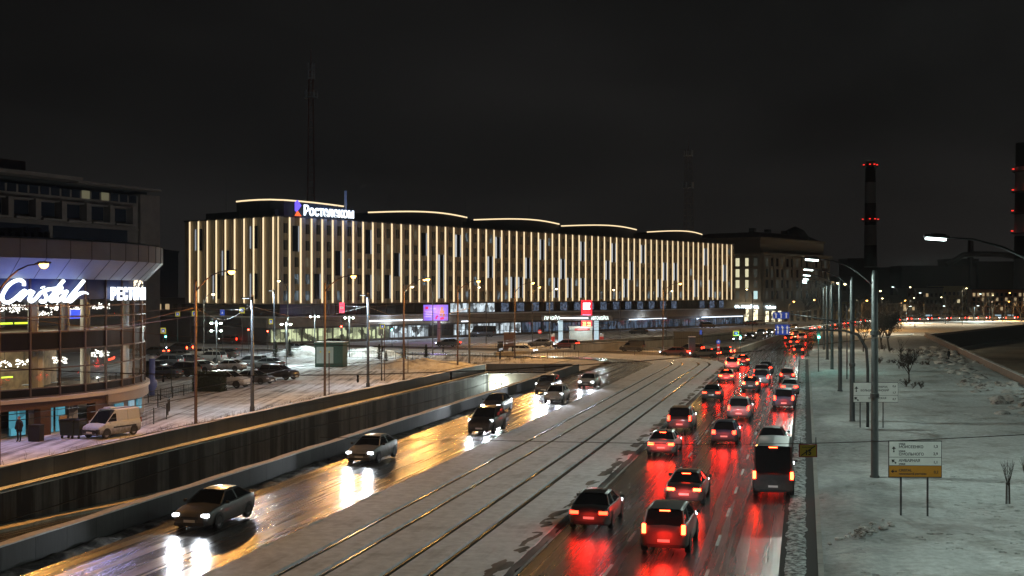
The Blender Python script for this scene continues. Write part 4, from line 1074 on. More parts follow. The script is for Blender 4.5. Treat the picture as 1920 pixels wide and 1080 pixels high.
facade_windows(N, lambda i, j: MAT['shop interior'] if i < 3 else wd, 10, 1, lambda i, j: ((3+i*4.6, -.02, .3), 0), 2.4, 3.6)
o = text_mesh('СЪ ЛИЦЕЙ СВ.', 1.3, glow('shop sign glow', (.7, .9, 1), 5), 'lettering', N, .05, .03, width=9.0); o.rotation_euler = (0, 0, R(-90)); o.location = (-.5, 10.2, 4.9)
o = text_mesh('Чайная', 1.3, MAT['shop sign glow'], 'lettering', N, .05, .03, width=7); o.location = (1, -.6, 4.8)
light('lamp_light', (-5, 6, 5), (1, .85, .6), 900, N, .5)  # added fill light without a fitting before the shop front

# ================================================================== BACK HOTEL ON THE LEFT
H0 = at(300, 225); H0.z = 0; HA = math.atan2(1, .452)
Hh = empty('hotel_building', H0, HA, 'dark grey hotel block with projecting window frames behind the restaurant', 'building')
hw = mat('hotel concrete', (.13, .10, .088), .8, noise=.3, nscale=.5); HK = 1.3235
def hz_(z): return 10+(z-10)*HK
MB().bb((-95, .6, 0), (-5.2, 24, hz_(23.1))).build('wall', hw, Hh); MB().bb((-5.2, 0, 0), (0, 24, hz_(23.4))).build('stair_tower', hw, Hh)
MB().bb((-93, 2.2, hz_(23.1)), (-1, 22, hz_(24.15))).build('attic', mat('dark attic', (.02, .019, .018), .8), Hh)
MB().bb((-95, -1.6, hz_(24.15)), (-21, 24, hz_(24.6))).build('roof', hw, Hh); MB().bb((-21, -.6, hz_(24.0)), (-.4, 24, hz_(24.3))).build('roof', hw, Hh)
q = MB(); q.bb((-37, 4, hz_(24.6)), (-28, 12, hz_(26.3))); q.side([(4, hz_(24.6)), (12, hz_(24.6)), (12, hz_(25.4)), (4, hz_(25.4))], -41, -37.01); q.build('roof_house', hw, Hh)
bw = mat('hotel panes', (.015, .018, .028), .15)
facade_windows(Hh, lambda i, j: bw if i not in (3, 5) else glow('hotel lit', (1, .9, .5), .10), 38, 1, lambda i, j: ((-6.6-i*2.3, .58, hz_(22.15)), 0), 1.8, 1.35)
for i in range(15):
    x = -9.6-i*5.6
    o = MB().bb((x-1.8, .5, hz_(19.5)), (x+1.2, .62, hz_(21.2))).build('window', bw, Hh)
    q = MB(); q.bb((x+1.4, -.9, hz_(19.2)), (x+2.5, .6, hz_(21.5))); q.bb((x-2.6, -.9, hz_(18.95)), (x+2.5, .6, hz_(19.2))); q.bb((x-2.6, -.4, hz_(21.3)), (x+1.4, .6, hz_(21.5))); q.build('window_frame', hw, o)
for i in range(5): MB().bb((-25.5-i*18.5, .5, hz_(16.6)), (-8-i*18.5, .62, hz_(18.4))).build('window', bw, Hh)
MB().bb((-95, .35, hz_(18.45)), (-5.2, .6, hz_(18.7))).build('ledge', hw, Hh)

# ================================================================== ROUND RESTAURANT
RC = Vector((-52, 97, 0)); RR = 22.0
Q = empty('restaurant_building', RC, 0, 'round glass restaurant building with white overhanging roof and lit dining floors', 'building')
A0, A1 = -92, 34
def arcp(r, a0=A0, a1=A1, n=48): return [(r*math.cos(R(a0+(a1-a0)*i/n)), r*math.sin(R(a0+(a1-a0)*i/n))) for i in range(n+1)]
def ring_wall(r0, r1, z0, z1, a0=A0, a1=A1, n=48, m=0, mb=None):
    """curved slab between radii r0<r1"""
    mb = mb or MB(); o = arcp(r1, a0, a1, n); i_ = arcp(r0, a0, a1, n)
    for k in range(n):
        a, b, c, d = o[k], o[k+1], i_[k+1], i_[k]
        mb.poly([(*a, z0), (*b, z0), (*b, z1), (*a, z1)], m); mb.poly([(*c, z0), (*d, z0), (*d, z1), (*c, z1)], m)
        mb.poly([(*a, z1), (*b, z1), (*c, z1), (*d, z1)], m); mb.poly([(*d, z0), (*c, z0), (*b, z0), (*a, z0)], m)
    for k in (0, n):
        a, d = o[k], i_[k]; q = [(*a, z0), (*a, z1), (*d, z1), (*d, z0)]; mb.poly(q if k else q[::-1], m)
    return mb
dk_panel = mat('black glass panel', (.008, .009, .013), .4, spec=.08)
fr = mat('bronze mullion', (.09, .07, .065), .4, .4)
rest_glass = clear_glass('restaurant glass', (.88, .9, .92), .0, .02)
ring_wall(9, RR-.15, 2.35, 2.7).build('floor_slab', mat('floor slab', (.12, .11, .10), .7), Q)
ring_wall(9, RR-.15, 5.95, 7.2).build('ceiling_slab', mat('dining ceiling', (.16, .13, .10), .6), Q)
ring_wall(9, RR-.15, 10.5, 11.2).build('ceiling_slab', mat('upper ceiling', (.05, .045, .04), .6), Q)
inner = mat('dining wall', (.36, .28, .17), .7, noise=.7, nscale=.9); ring_wall(14.5, 15.0, 2.7, 5.95).build('inner_wall', inner, Q)
ring_wall(10.5, 11.0, 7.2, 10.5).build('inner_wall', mat('bar wall', (.10, .09, .08), .7, noise=.3, nscale=.8), Q)
ring_wall(RR-.1, RR, 6.0, 7.25).build('spandrel', dk_panel, Q)
ring_wall(RR-.1, RR, 9.55, 11.2).build('spandrel', mat('blue black panel', (.03, .05, .13), .45, spec=.3), Q)  # black panel with the sign's blue halo put into its colour
ring_wall(RR-.1, RR, 2.75, 3.35).build('spandrel', dk_panel, Q)
STEP = 6.6; nb = int((A1-A0)/STEP)
for lev, (z0, z1) in enumerate(((3.35, 6.0), (7.25, 9.55))):
    for i in range(nb):
        a0 = A0+i*STEP; q = MB(); p0 = (RR*math.cos(R(a0)), RR*math.sin(R(a0))); p1 = (RR*math.cos(R(a0+STEP)), RR*math.sin(R(a0+STEP)))
        q.poly([(*p0, z0), (*p1, z0), (*p1, z1), (*p0, z1)]); q.build('window', rest_glass, Q)
for i in range(nb+1):
    a = R(A0+i*STEP); MB().box(((RR+.03)*math.cos(a), (RR+.03)*math.sin(a), 6.95), (.16, .12, 8.4), rz=a).build('mullion', fr, Q)
for z in (2.75, 3.35, 4.7, 6.0, 7.25, 8.3, 9.1):
    ring_wall(RR, RR+.07, z-.045, z+.045).build('transom', fr, Q)
ring_wall(RR-.2, RR+.42, 2.42, 2.68).build('ledge', mat('ledge stone', (.40, .34, .28), .7), Q)
brick = mat('dark brick', (.085, .045, .035), .85, noise=.35, nscale=6, stretch=(1, 1, 3), bump=.4)
beige = mat('beige stone', (.22, .175, .15), .7, noise=.15, nscale=.6)
AB = -13
ring_wall(RR-.3, RR+.1, 1.9, 2.42, A0, AB).build('brick_band', brick, Q); ring_wall(RR-.3, RR+.3, 1.65, 2.42, AB, A1, 24).build('stone_band', beige, Q)
ring_wall(15, 16, 0, 2.4, A0, A1).build('back_wall', mat('dark back', (.03, .028, .028), .9), Q)
for a in (-80, -66, -52.5, -42, -29.5, -15.5, -13.2): MB().box((RR*math.cos(R(a))*.99, RR*math.sin(R(a))*.99, .97), (.75, .9, 1.93), rz=R(a)).build('brick_pier', brick, Q)
cyan = pane_mat('cyan room light', (.10, .42, .55), .55, sc=(.5, .5, .5), var=.5); cyw = glow('pale cyan light', (.30, .62, .80), .5)
def at_ang(px, r=RR):                     # angle on the wall circle seen at a pixel column (near side)
    dx = (px-960)/F; d = Vector((dx, 1)).normalized(); c = Vector((RC.x, RC.y)); b = d.dot(c); disc = b*b-(c.length_squared-r*r)
    t = b-math.sqrt(max(disc, 0)); p = d*t-c; return math.atan2(p.y, p.x)
def wall_box(px0, px1, z0, z1, m, name, r=RR-.6, th=.1, parent=None):
    a0, a1 = math.degrees(at_ang(px0, r+th)), math.degrees(at_ang(px1, r+th))
    return ring_wall(r, r+th, z0, z1, a0, a1, max(2, int(abs(a1-a0)/2))).build(name, m, parent or Q)
for a, b, z0, z1, m in ((18, 31, .15, 1.9, cyan), (34, 48, .15, 1.95, cyan), (94, 100, .1, 1.9, cyan), (106, 122, .1, 1.95, cyan)):
    o = wall_box(a, b, z0, z1, m, 'door_window')
wall_box(54, 80, .1, 1.9, mat('grey roller shutter', (.13, .13, .14), .5), 'shutter'); wall_box(112, 126, .7, 1.2, mat('cardboard', (.32, .22, .13), .8), 'notice_board', RR-.4)
wall_box(129, 146, .8, 1.95, pane_mat('dim kitchen', (.8, .55, .35), .07), 'door_window')
for a, b in ((191, 204), (216, 232), (243, 252), (258, 266)):
    o = wall_box(a, b, .7, 1.55, cyan if a != 243 else cyw, 'door_window', RR+.0)
ring_wall(RR-.3, RR-.05, 0, 1.65, AB, A1, 24).build('wall', beige, Q)
# roof: flared soffit and white fascia
mb = MB(); n = 60
prof = [(RR+.1, 11.0), (RR+1.35, 12.25), (RR+1.5, 12.4), (RR+1.5, 13.7), (RR+1.1, 13.85)]
for k in range(n):
    a0, a1 = R(A0+(A1+4-A0)*k/n), R(A0+(A1+4-A0)*(k+1)/n)
    for j in range(len(prof)-1):
        (ra, za), (rb, zb_) = prof[j], prof[j+1]
        mb.poly([(ra*math.cos(a0), ra*math.sin(a0), za), (ra*math.cos(a1), ra*math.sin(a1), za), (rb*math.cos(a1), rb*math.sin(a1), zb_), (rb*math.cos(a0), rb*math.sin(a0), zb_)])
    if k % 3 == 0: pass
mb.build('roof_overhang', mat('white metal cladding', (.27, .32, .38), .45, .0, noise=.12, nscale=.5), Q)
mb = MB()
for k in range(0, 26):
    a = R(A0+k*5.0)
    for j in range(1, 4):
        (ra, za), (rb, zb_) = prof[j-1] if j > 1 else prof[0], prof[j] if j > 1 else prof[1]
        mb.tube([((ra+.01)*math.cos(a), (ra+.01)*math.sin(a), za), ((rb+.01)*math.cos(a), (rb+.01)*math.sin(a), zb_)], .018, 0, 4)
mb.build('panel_joint', black, Q)
MB().prism([(0, 0)]+arcp(RR+1.1, A0, A1, 40), 13.6, 13.8).build('roof', cap_snow, Q)
MB().bb((-30, -24, 0), (0, 20, 11)).build('rear_wing', hw, Q)
# AC units on the roof
for i, px in enumerate((8, 21, 36, 49, 62, 79)):
    p = at(px, 92)-RC; t = empty('air_conditioner', RC+Vector((p.x, p.y, 13.8)), R(-20), 'grey air-conditioning box number' if False else ['leftmost', 'second', 'third', 'fourth', 'fifth', 'rightmost'][i]+' of the six air-conditioning boxes on the restaurant roof', 'air conditioner', 'roof air-conditioning boxes')
    MB().bb((-.5, -.2, .05), (.5, .25, .8 if i % 2 else 1.1)).build('casing', mat('unit grey', (.12, .12, .12), .6), t); MB().lathe([(.28, 0), (.28, .03)], 14).build('fan_grille', black, t).rotation_euler = (R(90), 0, 0)
    t.children[-1].location = (0, -.2, .5)
# inside: columns, lights, tables
colm = mat('white column', (.62, .62, .58), .6)
for px, lev in ((64, 0), (72, 0), (160, 0), (239, 0), (246, 0), (62, 1), (160, 1), (236, 1), (120, 1)):
    a = at_ang(px, RR-1.6); z0, z1 = ((2.7, 5.95), (7.2, 10.5))[lev]
    MB().lathe([(.36, z0), (.36, z1)], 14, 0, ((RR-1.6)*math.cos(a), (RR-1.6)*math.sin(a)), False).build('column', colm, Q)
ch_g = glow('chandelier glow', (1, .95, .82), 5)
def chandelier(px, z, r, power, label, s=1.0, cool=False):
    a = at_ang(px, r); t = empty('chandelier', RC+Vector((r*math.cos(a), r*math.sin(a), z)), 0, label, 'chandelier')
    q = MB(); rr2 = random.Random(int(px*7+z*10))
    for k in range(34):
        th = rr2.random()*2*math.pi; ph = rr2.uniform(-.9, .5); L = s*rr2.uniform(.35, .8)
        d = Vector((math.cos(th)*math.cos(ph), math.sin(th)*math.cos(ph), math.sin(ph)*.7)); q.tube([d*L*.8, d*L], [.035*s, .018*s], 0, 4)
    q.build('crystal', ch_g, t)
    q = MB(); q.tube([(0, 0, 0), (0, 0, .9)], .02, 0, 4)
    for k in range(10):
        th = k*.628; q.tube([(0, 0, 0), (math.cos(th)*.4*s, math.sin(th)*.4*s, .05)], .012, 0, 3)
    q.build('frame', steel, t)
    light('lamp_light', (0, 0, -.25), (1, .86, .6), power, t, .35); return t
nm = ['first', 'second', 'third', 'fourth', 'fifth', 'sixth']
for i, px in enumerate((8, 45, 113, 186, 217)): chandelier(px, 5.05, RR-3.4, 130, '%s crystal chandelier from the left on the lower dining floor' % nm[i], .95)
for i, px in enumerate((12, 42, 100, 116, 181, 214)): chandelier(px, 9.0, RR-3.2, 70, '%s crystal chandelier from the left on the upper dining floor' % nm[i], .8)
for i, px in enumerate((28, 72, 140, 200, 232, 90)):
    chandelier(px, 8.75-.25*(i % 2), RR-5.2, 18, '%s small dim chandelier deeper inside the upper dining floor' % nm[i], .6)
for k, a in enumerate(range(-60, 20, 8)):
    q = MB(); r_ = RR-2.2; c = (r_*math.cos(R(a)), r_*math.sin(R(a)))
    t = empty('dining_table', RC+Vector((c[0], c[1], 2.7)), R(a), 'dark dining table behind the lower restaurant glass', 'table', 'dining tables behind the glass')
    MB().lathe([(.05, 0), (.05, .72)], 6).build('leg', black, t); MB().lathe([(.5, .72), (.5, .76)], 14).build('tabletop', mat('blue cloth', (.03, .06, .10), .6), t)
# screens and green light bars
o = wall_box(133, 153, 8.05, 8.75, glow('blue screen', (.05, .12, 1), 1.1), 'screen', RR-3); wall_box(0, 24, 7.75, 7.88, glow('green bar', (.65, .9, .02), 2.0), 'light_bar', RR-4); wall_box(29, 57, 7.75, 7.88, MAT['green bar'], 'light_bar', RR-4)
wall_box(4, 24, 3.9, 4.0, MAT['green bar'], 'light_bar', RR-4); wall_box(205, 216, 4.55, 4.7, glow('red lamp', (1, .06, .02), 3), 'light_bar', RR-2.5)
# glittering decorations behind the rightmost upper panes
q = MB(); rr2 = random.Random(5)
for _ in range(70):
    a = at_ang(rr2.uniform(252, 268), RR+.15); z = rr2.uniform(9.7, 11.0); q.box(((RR+.12)*math.cos(a), (RR+.12)*math.sin(a), z), (.03, .05, .12), rz=a)
q.build('garland', glow('garland glow', (1, .85, .6), 2.5), Q)
# script lettering "Cristal", bent round the wall
def sig(X, Y_, r=RR+.35):
    px, py = X/6.353, 500+Y_/6.353; a = at_ang(px, r); x = RC.x+r*math.cos(a); y = RC.y+r*math.sin(a); return Vector((x, y, zat(py, y)))
S = empty('restaurant_sign', RC+Vector((RR*math.cos(R(-38)), RR*math.sin(R(-38)), 10)), 0, 'big white neon script sign reading Cristal with blue halo', 'sign')
sw = glow('neon white', (.82, .90, 1), 2.6); off = -S.location
strokes = {'letter_c': [[(285, 230), (282, 185), (235, 160), (170, 175), (100, 225), (48, 300), (25, 365), (48, 415), (100, 425), (160, 395), (215, 350)]],
 'letter_r': [[(215, 350), (262, 305), (300, 288), (275, 335), (225, 405)], [(235, 392), (290, 335), (345, 298), (370, 292), (360, 320)]],
 'letter_i': [[(400, 292), (365, 350), (350, 395), (378, 412), (430, 375), (478, 315)], [(508, 243), (511, 250)]],
 'letter_s': [[(478, 315), (545, 280), (592, 268)], [(545, 280), (535, 320), (552, 365), (535, 410), (500, 418), (480, 400)]],
 'letter_t': [[(760, 165), (700, 235), (640, 320), (598, 380), (612, 410), (650, 400), (690, 365)], [(612, 268), (660, 262), (740, 250)]],
 'letter_a': [[(762, 300), (715, 302), (668, 345), (655, 390), (690, 408), (745, 360), (800, 288)], [(800, 288), (765, 350), (755, 398), (785, 405), (830, 370)]],
 'letter_l': [[(998, 168), (925, 255), (855, 335), (815, 395), (840, 412), (880, 380), (925, 335), (975, 312), (1020, 310), (1052, 326)]]}
for nm_, ss in strokes.items():
    q = MB(); 
    for st in ss:
        pts = spline([sig(*p)+off for p in st], 5); w2 = [.135]*len(pts)
        if nm_ == 'letter_l': w2 = [.14 if k < len(pts)*.7 else .14-.10*(k/len(pts)-.7)/.3 for k in range(len(pts))]
        if nm_ == 'letter_i' and len(st) == 2: w2 = [.17]*len(pts)
        q.tube(pts, w2, 0, 8)
    q.build(nm_, sw, S, smooth=True)
for X in (120, 330, 560, 780, 960):
    p = sig(X, 300, RR+1.1); light('sign_light', p+off, (.06, .16, 1), 36, S, .5)
t = empty('restaurant_sign', RC, 0, 'small white lit sign of the Russian word for restaurant on the round wall', 'sign')
for an_, px_ in ((-55, 0), (-38, 0), (-20, 0)):  # added spots without fittings throw the sign's light onto the snow
    o_ = light('sign_light', ((RR+1.3)*math.cos(R(an_)), (RR+1.3)*math.sin(R(an_)), 10.2), (.50, .50, 1), 1300, t, .4, 150, (R(50), 0, R(an_-90)))
word = 'РЕСТОРАН'; ang0 = at_ang(207, RR+.3); lw = .98
for i, ch in enumerate(word):
    a = ang0+(i+.45)*lw/(RR+.3); o = text_mesh(ch, 1.25, sw, 'letter', t, .05, .045, width=.74, align='CENTER')
    o.location = ((RR+.3)*math.cos(a), (RR+.3)*math.sin(a), 9.5); o.rotation_euler = (0, 0, a+R(90))
for i in (1, 5):
    a = ang0+i*lw/(RR+.3); light('sign_light', ((RR+1.2)*math.cos(a), (RR+1.2)*math.sin(a), 9.9), (.12, .25, 1), 9, t, .3)

# ================================================================== PETROL STATION
PS = at(1085, 255); PS.z = 0
t = empty('petrol_station', PS, 0, 'petrol station canopy on two bright white pillars with a long light line', 'petrol station')
pxm = 255/F
MB().bb((-7.6, -3, 4.35), (6.8, 5, 5.35)).build('canopy', mat('canopy grey', (.10, .10, .11), .5), t)
MB().bb((-4.0, -3.12, 4.75), (1.8, -3.01, 4.98)).build('light_tube', glow('tube white', (.85, .9, 1), 2.5), t)
for cx in (-3.8, 3.6): MB().bb((cx-.45, -1.6, 0), (cx+.45, -.7, 4.35)).build('pillar', glow('pillar light', (.62, .85, .95), .75), t)
o = text_mesh('ЛУКОЙЛ', .95, glow('canopy text', (.75, .9, .85), 2.6), 'lettering', t, .03, .02, width=3.2); o.location = (-7.3, -3.05, 4.55)
o = text_mesh('АВТОМОЙКА', .9, MAT['canopy text'], 'lettering', t, .03, .02, width=3.6); o.location = (2.4, -3.05, 4.55)
for cx in (-5, 5): light('lamp_light', (cx, 0, 4.0), (.8, .95, 1), 900, t, .3)
for i, cx in enumerate((-5.4, 4.7)):
    p = empty('fuel_pump', PS+Vector((cx, -1, 0)), 0, ('left' if i == 0 else 'right')+'-hand red and white fuel pump under the station canopy', 'fuel pump')
    MB().bb((-.4, -.25, 0), (.4, .25, 1.0)).build('body', mat('pump red', (.5, .03, .02), .4), p); MB().bb((-.38, -.23, 1.0), (.38, .23, 1.6)).build('display', mat('pump white', (.6, .6, .6), .4), p)
k = empty('station_kiosk', PS+Vector((.6, -3.5, 0)), 0, 'white lit kiosk with a red band in front of the station canopy', 'kiosk')
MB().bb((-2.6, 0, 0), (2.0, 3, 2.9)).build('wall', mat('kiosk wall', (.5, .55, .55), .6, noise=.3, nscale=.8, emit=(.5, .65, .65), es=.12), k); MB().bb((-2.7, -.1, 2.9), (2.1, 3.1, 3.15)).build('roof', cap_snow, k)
MB().bb((-1.6, -.06, 2.35), (1.5, -.01, 2.75)).build('sign_band', glow('kiosk red', (.8, .02, .03), .9), k); MB().bb((-1.0, -.09, 2.45), (1.0, -.061, 2.62)).build('lettering', glow('kiosk red txt', (1, .15, .15), 2), k)
light('lamp_light', (0, -2, 3.5), (.85, 1, 1), 350, k)
P2 = at(1100, 262); P2.z = 0
k = empty('price_sign', P2, 0, 'tall red price sign of the petrol station with white emblem on top', 'sign')
rg = glow('price red', (1, .01, .03), 1.5)
MB().bb((-1.15, 0, 0), (1.15, .4, 8.5)).build('sign_body', rg, k)
MB().poly([(-.75, -.02, 6.5), (.8, -.02, 6.5), (.6, -.02, 7.0), (.8, -.02, 7.9), (-.75, -.02, 7.9)]).build('emblem', glow('emblem white', (1, 1, 1), 4), k)
o = text_mesh('ЛК', 1.0, rg, 'lettering', k, .02, .03, align='CENTER', width=1.05); o.location = (0, -.06, 6.8)
MB().bb((-.9, -.04, 5.05), (.9, -.01, 5.4)).build('lettering', glow('price blue', (.35, .45, 1), 2), k)
for j, (z, c) in enumerate(((3.7, (1, .5, .1)), (3.1, (1, .55, .1)))):
    o = text_mesh(('95 46', '92 44')[j], .62, glow('price digits', (1, .5, .12), 5), 'lettering', k, .02, .02, align='CENTER', width=1.7); o.location = (0, -.05, z-.25)
light('sign_light', (0, -2, 6), (1, .05, .05), 350, k, .8)
# LED billboard
P3 = at(818, 250); P3.z = 0
k = empty('billboard', P3, 0, 'bright purple and blue advertising screen on a thick pole', 'billboard')
MB().tube([(.5, .4, 0), (.5, .4, 4.3)], .35, 0, 10).build('pole', mat('billboard pole', (.35, .2, .16), .6), k)
MB().bb((-2.75, 0, 4.25), (2.55, .5, 7.75)).build('screen_housing', black, k)
m = bpy.data.materials.new('billboard screen'); m.use_nodes = True; b_ = m.node_tree.nodes['Principled BSDF']; tn = m.node_tree.nodes.new('ShaderNodeTexNoise'); tn.inputs['Scale'].default_value = .9
tcn = m.node_tree.nodes.new('ShaderNodeTexCoord'); m.node_tree.links.new(tcn.outputs['Object'], tn.inputs[0]); cr = m.node_tree.nodes.new('ShaderNodeValToRGB'); m.node_tree.links.new(tn.outputs[0], cr.inputs[0])
cr.color_ramp.elements[0].position = .4; cr.color_ramp.elements[0].color = (.22, .01, .35, 1); cr.color_ramp.elements[1].position = .6; cr.color_ramp.elements[1].color = (.02, .04, .9, 1)
m.node_tree.links.new(cr.outputs[0], b_.inputs['Emission Color']); b_.inputs['Emission Strength'].default_value = .8
MB().bb((-2.6, -.06, 4.4), (2.4, -.01, 7.6)).build('screen', m, k)
wt = glow('screen text', (1, .85, 1), 1.1)
o = text_mesh('от банка', .30, wt, 'lettering', k, .005, .01); o.location = (-1.3, -.08, 6.75)
o = text_mesh('на 120 дней', .24, wt, 'lettering', k, .005, .01); o.location = (-2.2, -.08, 6.1)
o = text_mesh('оформить карту', .24, wt, 'lettering', k, .005, .01, width=1.5); o.location = (-2.2, -.08, 5.65)
o = text_mesh('бесплатно', .24, wt, 'lettering', k, .005, .01); o.location = (-2.2, -.08, 5.2)
MB().bb((-2.2, -.09, 6.7), (-1.6, -.061, 7.25)).build('emblem', glow('screen red', (1, .02, .15), .9), k)
q = MB(); 
for (x, z, w_, h_) in ((1.15, 6.85, .5, .6), (1.2, 6.2, .9, .7), (.9, 5.6, .5, .5), (1.5, 5.5, .45, .6)): q.box((x, -.08, z), (w_, .02, h_), ry=.3)
q.build('picture', glow('screen orange', (1, .42, .12), .9), k)
q = MB(); q.box((1.2, -.085, 4.85), (.8, .02, .5), ry=-.2); q.box((.1, -.085, 5.1), (.4, .02, .8), ry=.4); q.build('picture', MAT['screen red'], k)
light('sign_light', (0, -2, 6), (.4, .2, 1), 300, k, .8)
o = text_mesh('Ростелеком', 1.0, glow('small sign glow', (.7, .85, 1), 5), 'lettering', B, .03, .02, width=6.0); o.location = (t_of(779), POD-.3, 5.0)

# ================================================================== MASTS, CHIMNEYS, FAR BUILDINGS
def lattice(pos, zb_, zt, w0, w1, label, plats=(), m=None):
    t = empty('radio_mast', pos, .3, label, 'mast'); m = m or mat('mast paint', (.22, .09, .075), .6, noise=.4, nscale=.15)
    q = MB(); n = int((zt-zb_)/1.9)
    for k in range(n):
        z0 = zb_+(zt-zb_)*k/n; z1 = zb_+(zt-zb_)*(k+1)/n; a = w0+(w1-w0)*k/n; b = w0+(w1-w0)*(k+1)/n
        c0 = [(-a, -a), (a, -a), (a, a), (-a, a)]; c1 = [(-b, -b), (b, -b), (b, b), (-b, b)]
        for j in range(4):
            q.tube([(*c0[j], z0), (*c1[j], z1)], .075, 0, 4, False); q.tube([(*c0[j], z0), (*c1[(j+1) % 4], z1)], .035, 0, 3, False); q.tube([(*c0[j], z0), (*c0[(j+1) % 4], z0)], .05, 0, 3, False)
    q.tube([(0, 0, zt), (0, 0, zt+5)], .09, 0, 4); q.build('lattice', m, t)
    q = MB()
    for z, r_ in plats:
        q.lathe([(r_, z), (r_, z+.15)], 10); q.lathe([(r_, z+1.0), (r_, z+1.08)], 10, caps=False)
        for j in range(5): q.box((r_*math.cos(j*1.26), r_*math.sin(j*1.26), z+.8), (.35, .35, 2.0))
    if plats: q.build('antenna_platform', mat('pale metal', (.4, .42, .45), .5), t)
    light('mast_light', (8, -30, zb_+(zt-zb_)*.4), (1, .8, .7), 500, t, 2)  # added light without a fitting, brightens the lattice
    return t
a = at(583, 320); lattice(a, 20, zat(128, 320), 1.0, .5, 'tall red lattice radio mast behind the roof sign', ((zat(183, 320), 1.7), (zat(147, 320), .9), (zat(132, 320), .9)))
a = at(1291, 400); lattice(a, 20, zat(283, 400), 1.4, .8, 'pale lattice radio mast behind the right part of the lit building', ((zat(292, 400), 1.4), (zat(352, 400), 1.6)), mat('grey mast paint', (.20, .16, .14), .6))
red_b = glow('obstruction red', (1, .03, .02), 1.6)
def chimney(px, Y, r0, r1, zt, bands, lights, label):
    t = empty('chimney', at(px, Y), 0, label, 'chimney')
    cw = mat('chimney pale', (.34, .33, .33), .8, noise=.2, nscale=.05); cb = mat('chimney red dark', (.012, .009, .009), .8)
    zs = [0]+bands+[zt]
    for i in range(len(zs)-1):
        ra = r0+(r1-r0)*zs[i]/zt; rb = r0+(r1-r0)*zs[i+1]/zt
        MB().lathe([(ra, zs[i]), (rb, zs[i+1]-.02)], 20, 0, caps=(i == len(zs)-2)).build('band', cb if (len(zs)-2-i) % 2 == 0 else cw, t, smooth=False)
    for z in lights:
        rr_ = r0+(r1-r0)*z/zt+.5; q = MB(); q.lathe([(rr_+.9, z-1.3), (rr_+.9, z-1.0)], 16); q.build('gallery', black, t)
        for an in (180, 250, 290, 355): MB().box((rr_*math.cos(R(an))*1.15, rr_*math.sin(R(an))*1.15, z), (.8, .8, .5)).build('warning_light', red_b, t)
    return t
Y = 700; chimney(1632, Y, 4.1, 2.75, zat(303, Y), [zat(500, Y), zat(460, Y), zat(422, Y), zat(381, Y), zat(342, Y)], [zat(309, Y), zat(411, Y)], 'banded power-station chimney with two rings of red lights')
Y = 560; chimney(1922, Y, 5.2, 4.0, zat(268, Y), [zat(485, Y), zat(443, Y), zat(402, Y), zat(358, Y), zat(313, Y)], [zat(317, Y), zat(356, Y), zat(395, Y), zat(433, Y)], 'second banded chimney cut off by the right edge of the view')
def block(px0, px1, Y, py_top, label, m, rows=0, cols=0, lit=.2, dep=18, litm=None, py_base=None, name='building', cat='building', roof=None, w_h=(.95, 1.35), z0=3.0, extra=None):
    a, b = at(px0, Y), at(px1, Y); zt = zat(py_top, Y); t = empty(name, a, 0, label, cat); Lx = b.x-a.x
    MB().bb((0, 0, -.2), (Lx, dep, zt)).build('wall', m, t)
    if roof: MB().side([(-.6, zt), (dep+.6, zt), (dep*.5, zt+roof)], -.5, Lx+.5).build('roof', mat('dark roof', (.04, .04, .045), .7), t)
    else: MB().bb((-.3, -.3, zt), (Lx+.3, dep+.3, zt+.5)).build('roof_edge', mat('dark roof', (.04, .04, .045), .7), t)
    rr3 = random.Random(int(px0))
    if rows:
        dz = (zt-z0-.8)/rows; ms = [wd, litm or glow('far lit window', (1, .72, .38), .45)]
        facade_windows(t, lambda i, j: ms[1] if rr3.random() < lit else ms[0], cols, rows, lambda i, j: ((Lx*(i+.5)/cols, -.02, z0+j*dz), 0), *w_h, proto={})
    return t
ypl = mat('yellow plaster', (.32, .26, .13), .8, noise=.25, nscale=.2); gpl = mat('grey plaster', (.17, .16, .14), .8, noise=.25, nscale=.2); rb_ = mat('red brick wall', (.24, .085, .04), .85, noise=.3, nscale=.5); dkb = mat('dark block wall', (.06, .06, .062), .8, noise=.2)
block(1530, 1605, 470, 566, 'low yellow house behind the right-hand lamp masts', ypl, 2, 9, .25, roof=3)
block(1640, 1700, 480, 568, 'pale grey house left of the tall dark shrubs on the far bank', gpl, 2, 8, .15, roof=3)
block(1700, 1768, 500, 540, 'grey three-storey house in the middle of the far bank', gpl, 3, 8, .1)
block(1768, 1818, 500, 536, 'pale yellow house with a lit entrance on the far bank', ypl, 3, 6, .12, litm=glow('bright entrance', (1, .85, .5), .9))
block(1822, 1960, 495, 543, 'long red brick building at the right end of the far bank', rb_, 4, 16, .2)
block(1700, 1960, 476, 590, 'low dark shed line along the far embankment road', dkb, 1, 22, .2, dep=5, litm=glow('cold shed light', (.5, .8, 1), .5), w_h=(2.4, .7), z0=1.0)
block(1590, 1620, 640, 486, 'dark boiler house left of the tall chimney', dkb, 0); block(1600, 1690, 620, 503, 'dark low turbine hall at the foot of the chimney', dkb); block(1690, 1830, 600, 500, 'long dark turbine hall right of the chimney', dkb)
block(1780, 1835, 650, 487, 'stepped dark power-station block', dkb); block(1835, 2000, 620, 492, 'dark power-station block beside the right chimney', dkb); block(1500, 1600, 560, 520, 'dark apartment block beyond the stone building', dkb, 5, 9, .03, w_h=(1.4, 1.6))
block(230, 352, 290, 562, 'dark low block between the hotel and the lit building', dkb, 3, 8, .1); block(-60, 300, 330, 470, 'dark block far behind the hotel', dkb)
block(1382, 1500, 520, 470, 'dark slab behind the stone building', dkb)
k = empty('pipe_bridge', at(1775, 590), 0, 'bent overhead pipe bridge between the dark power-station blocks', 'pipe')
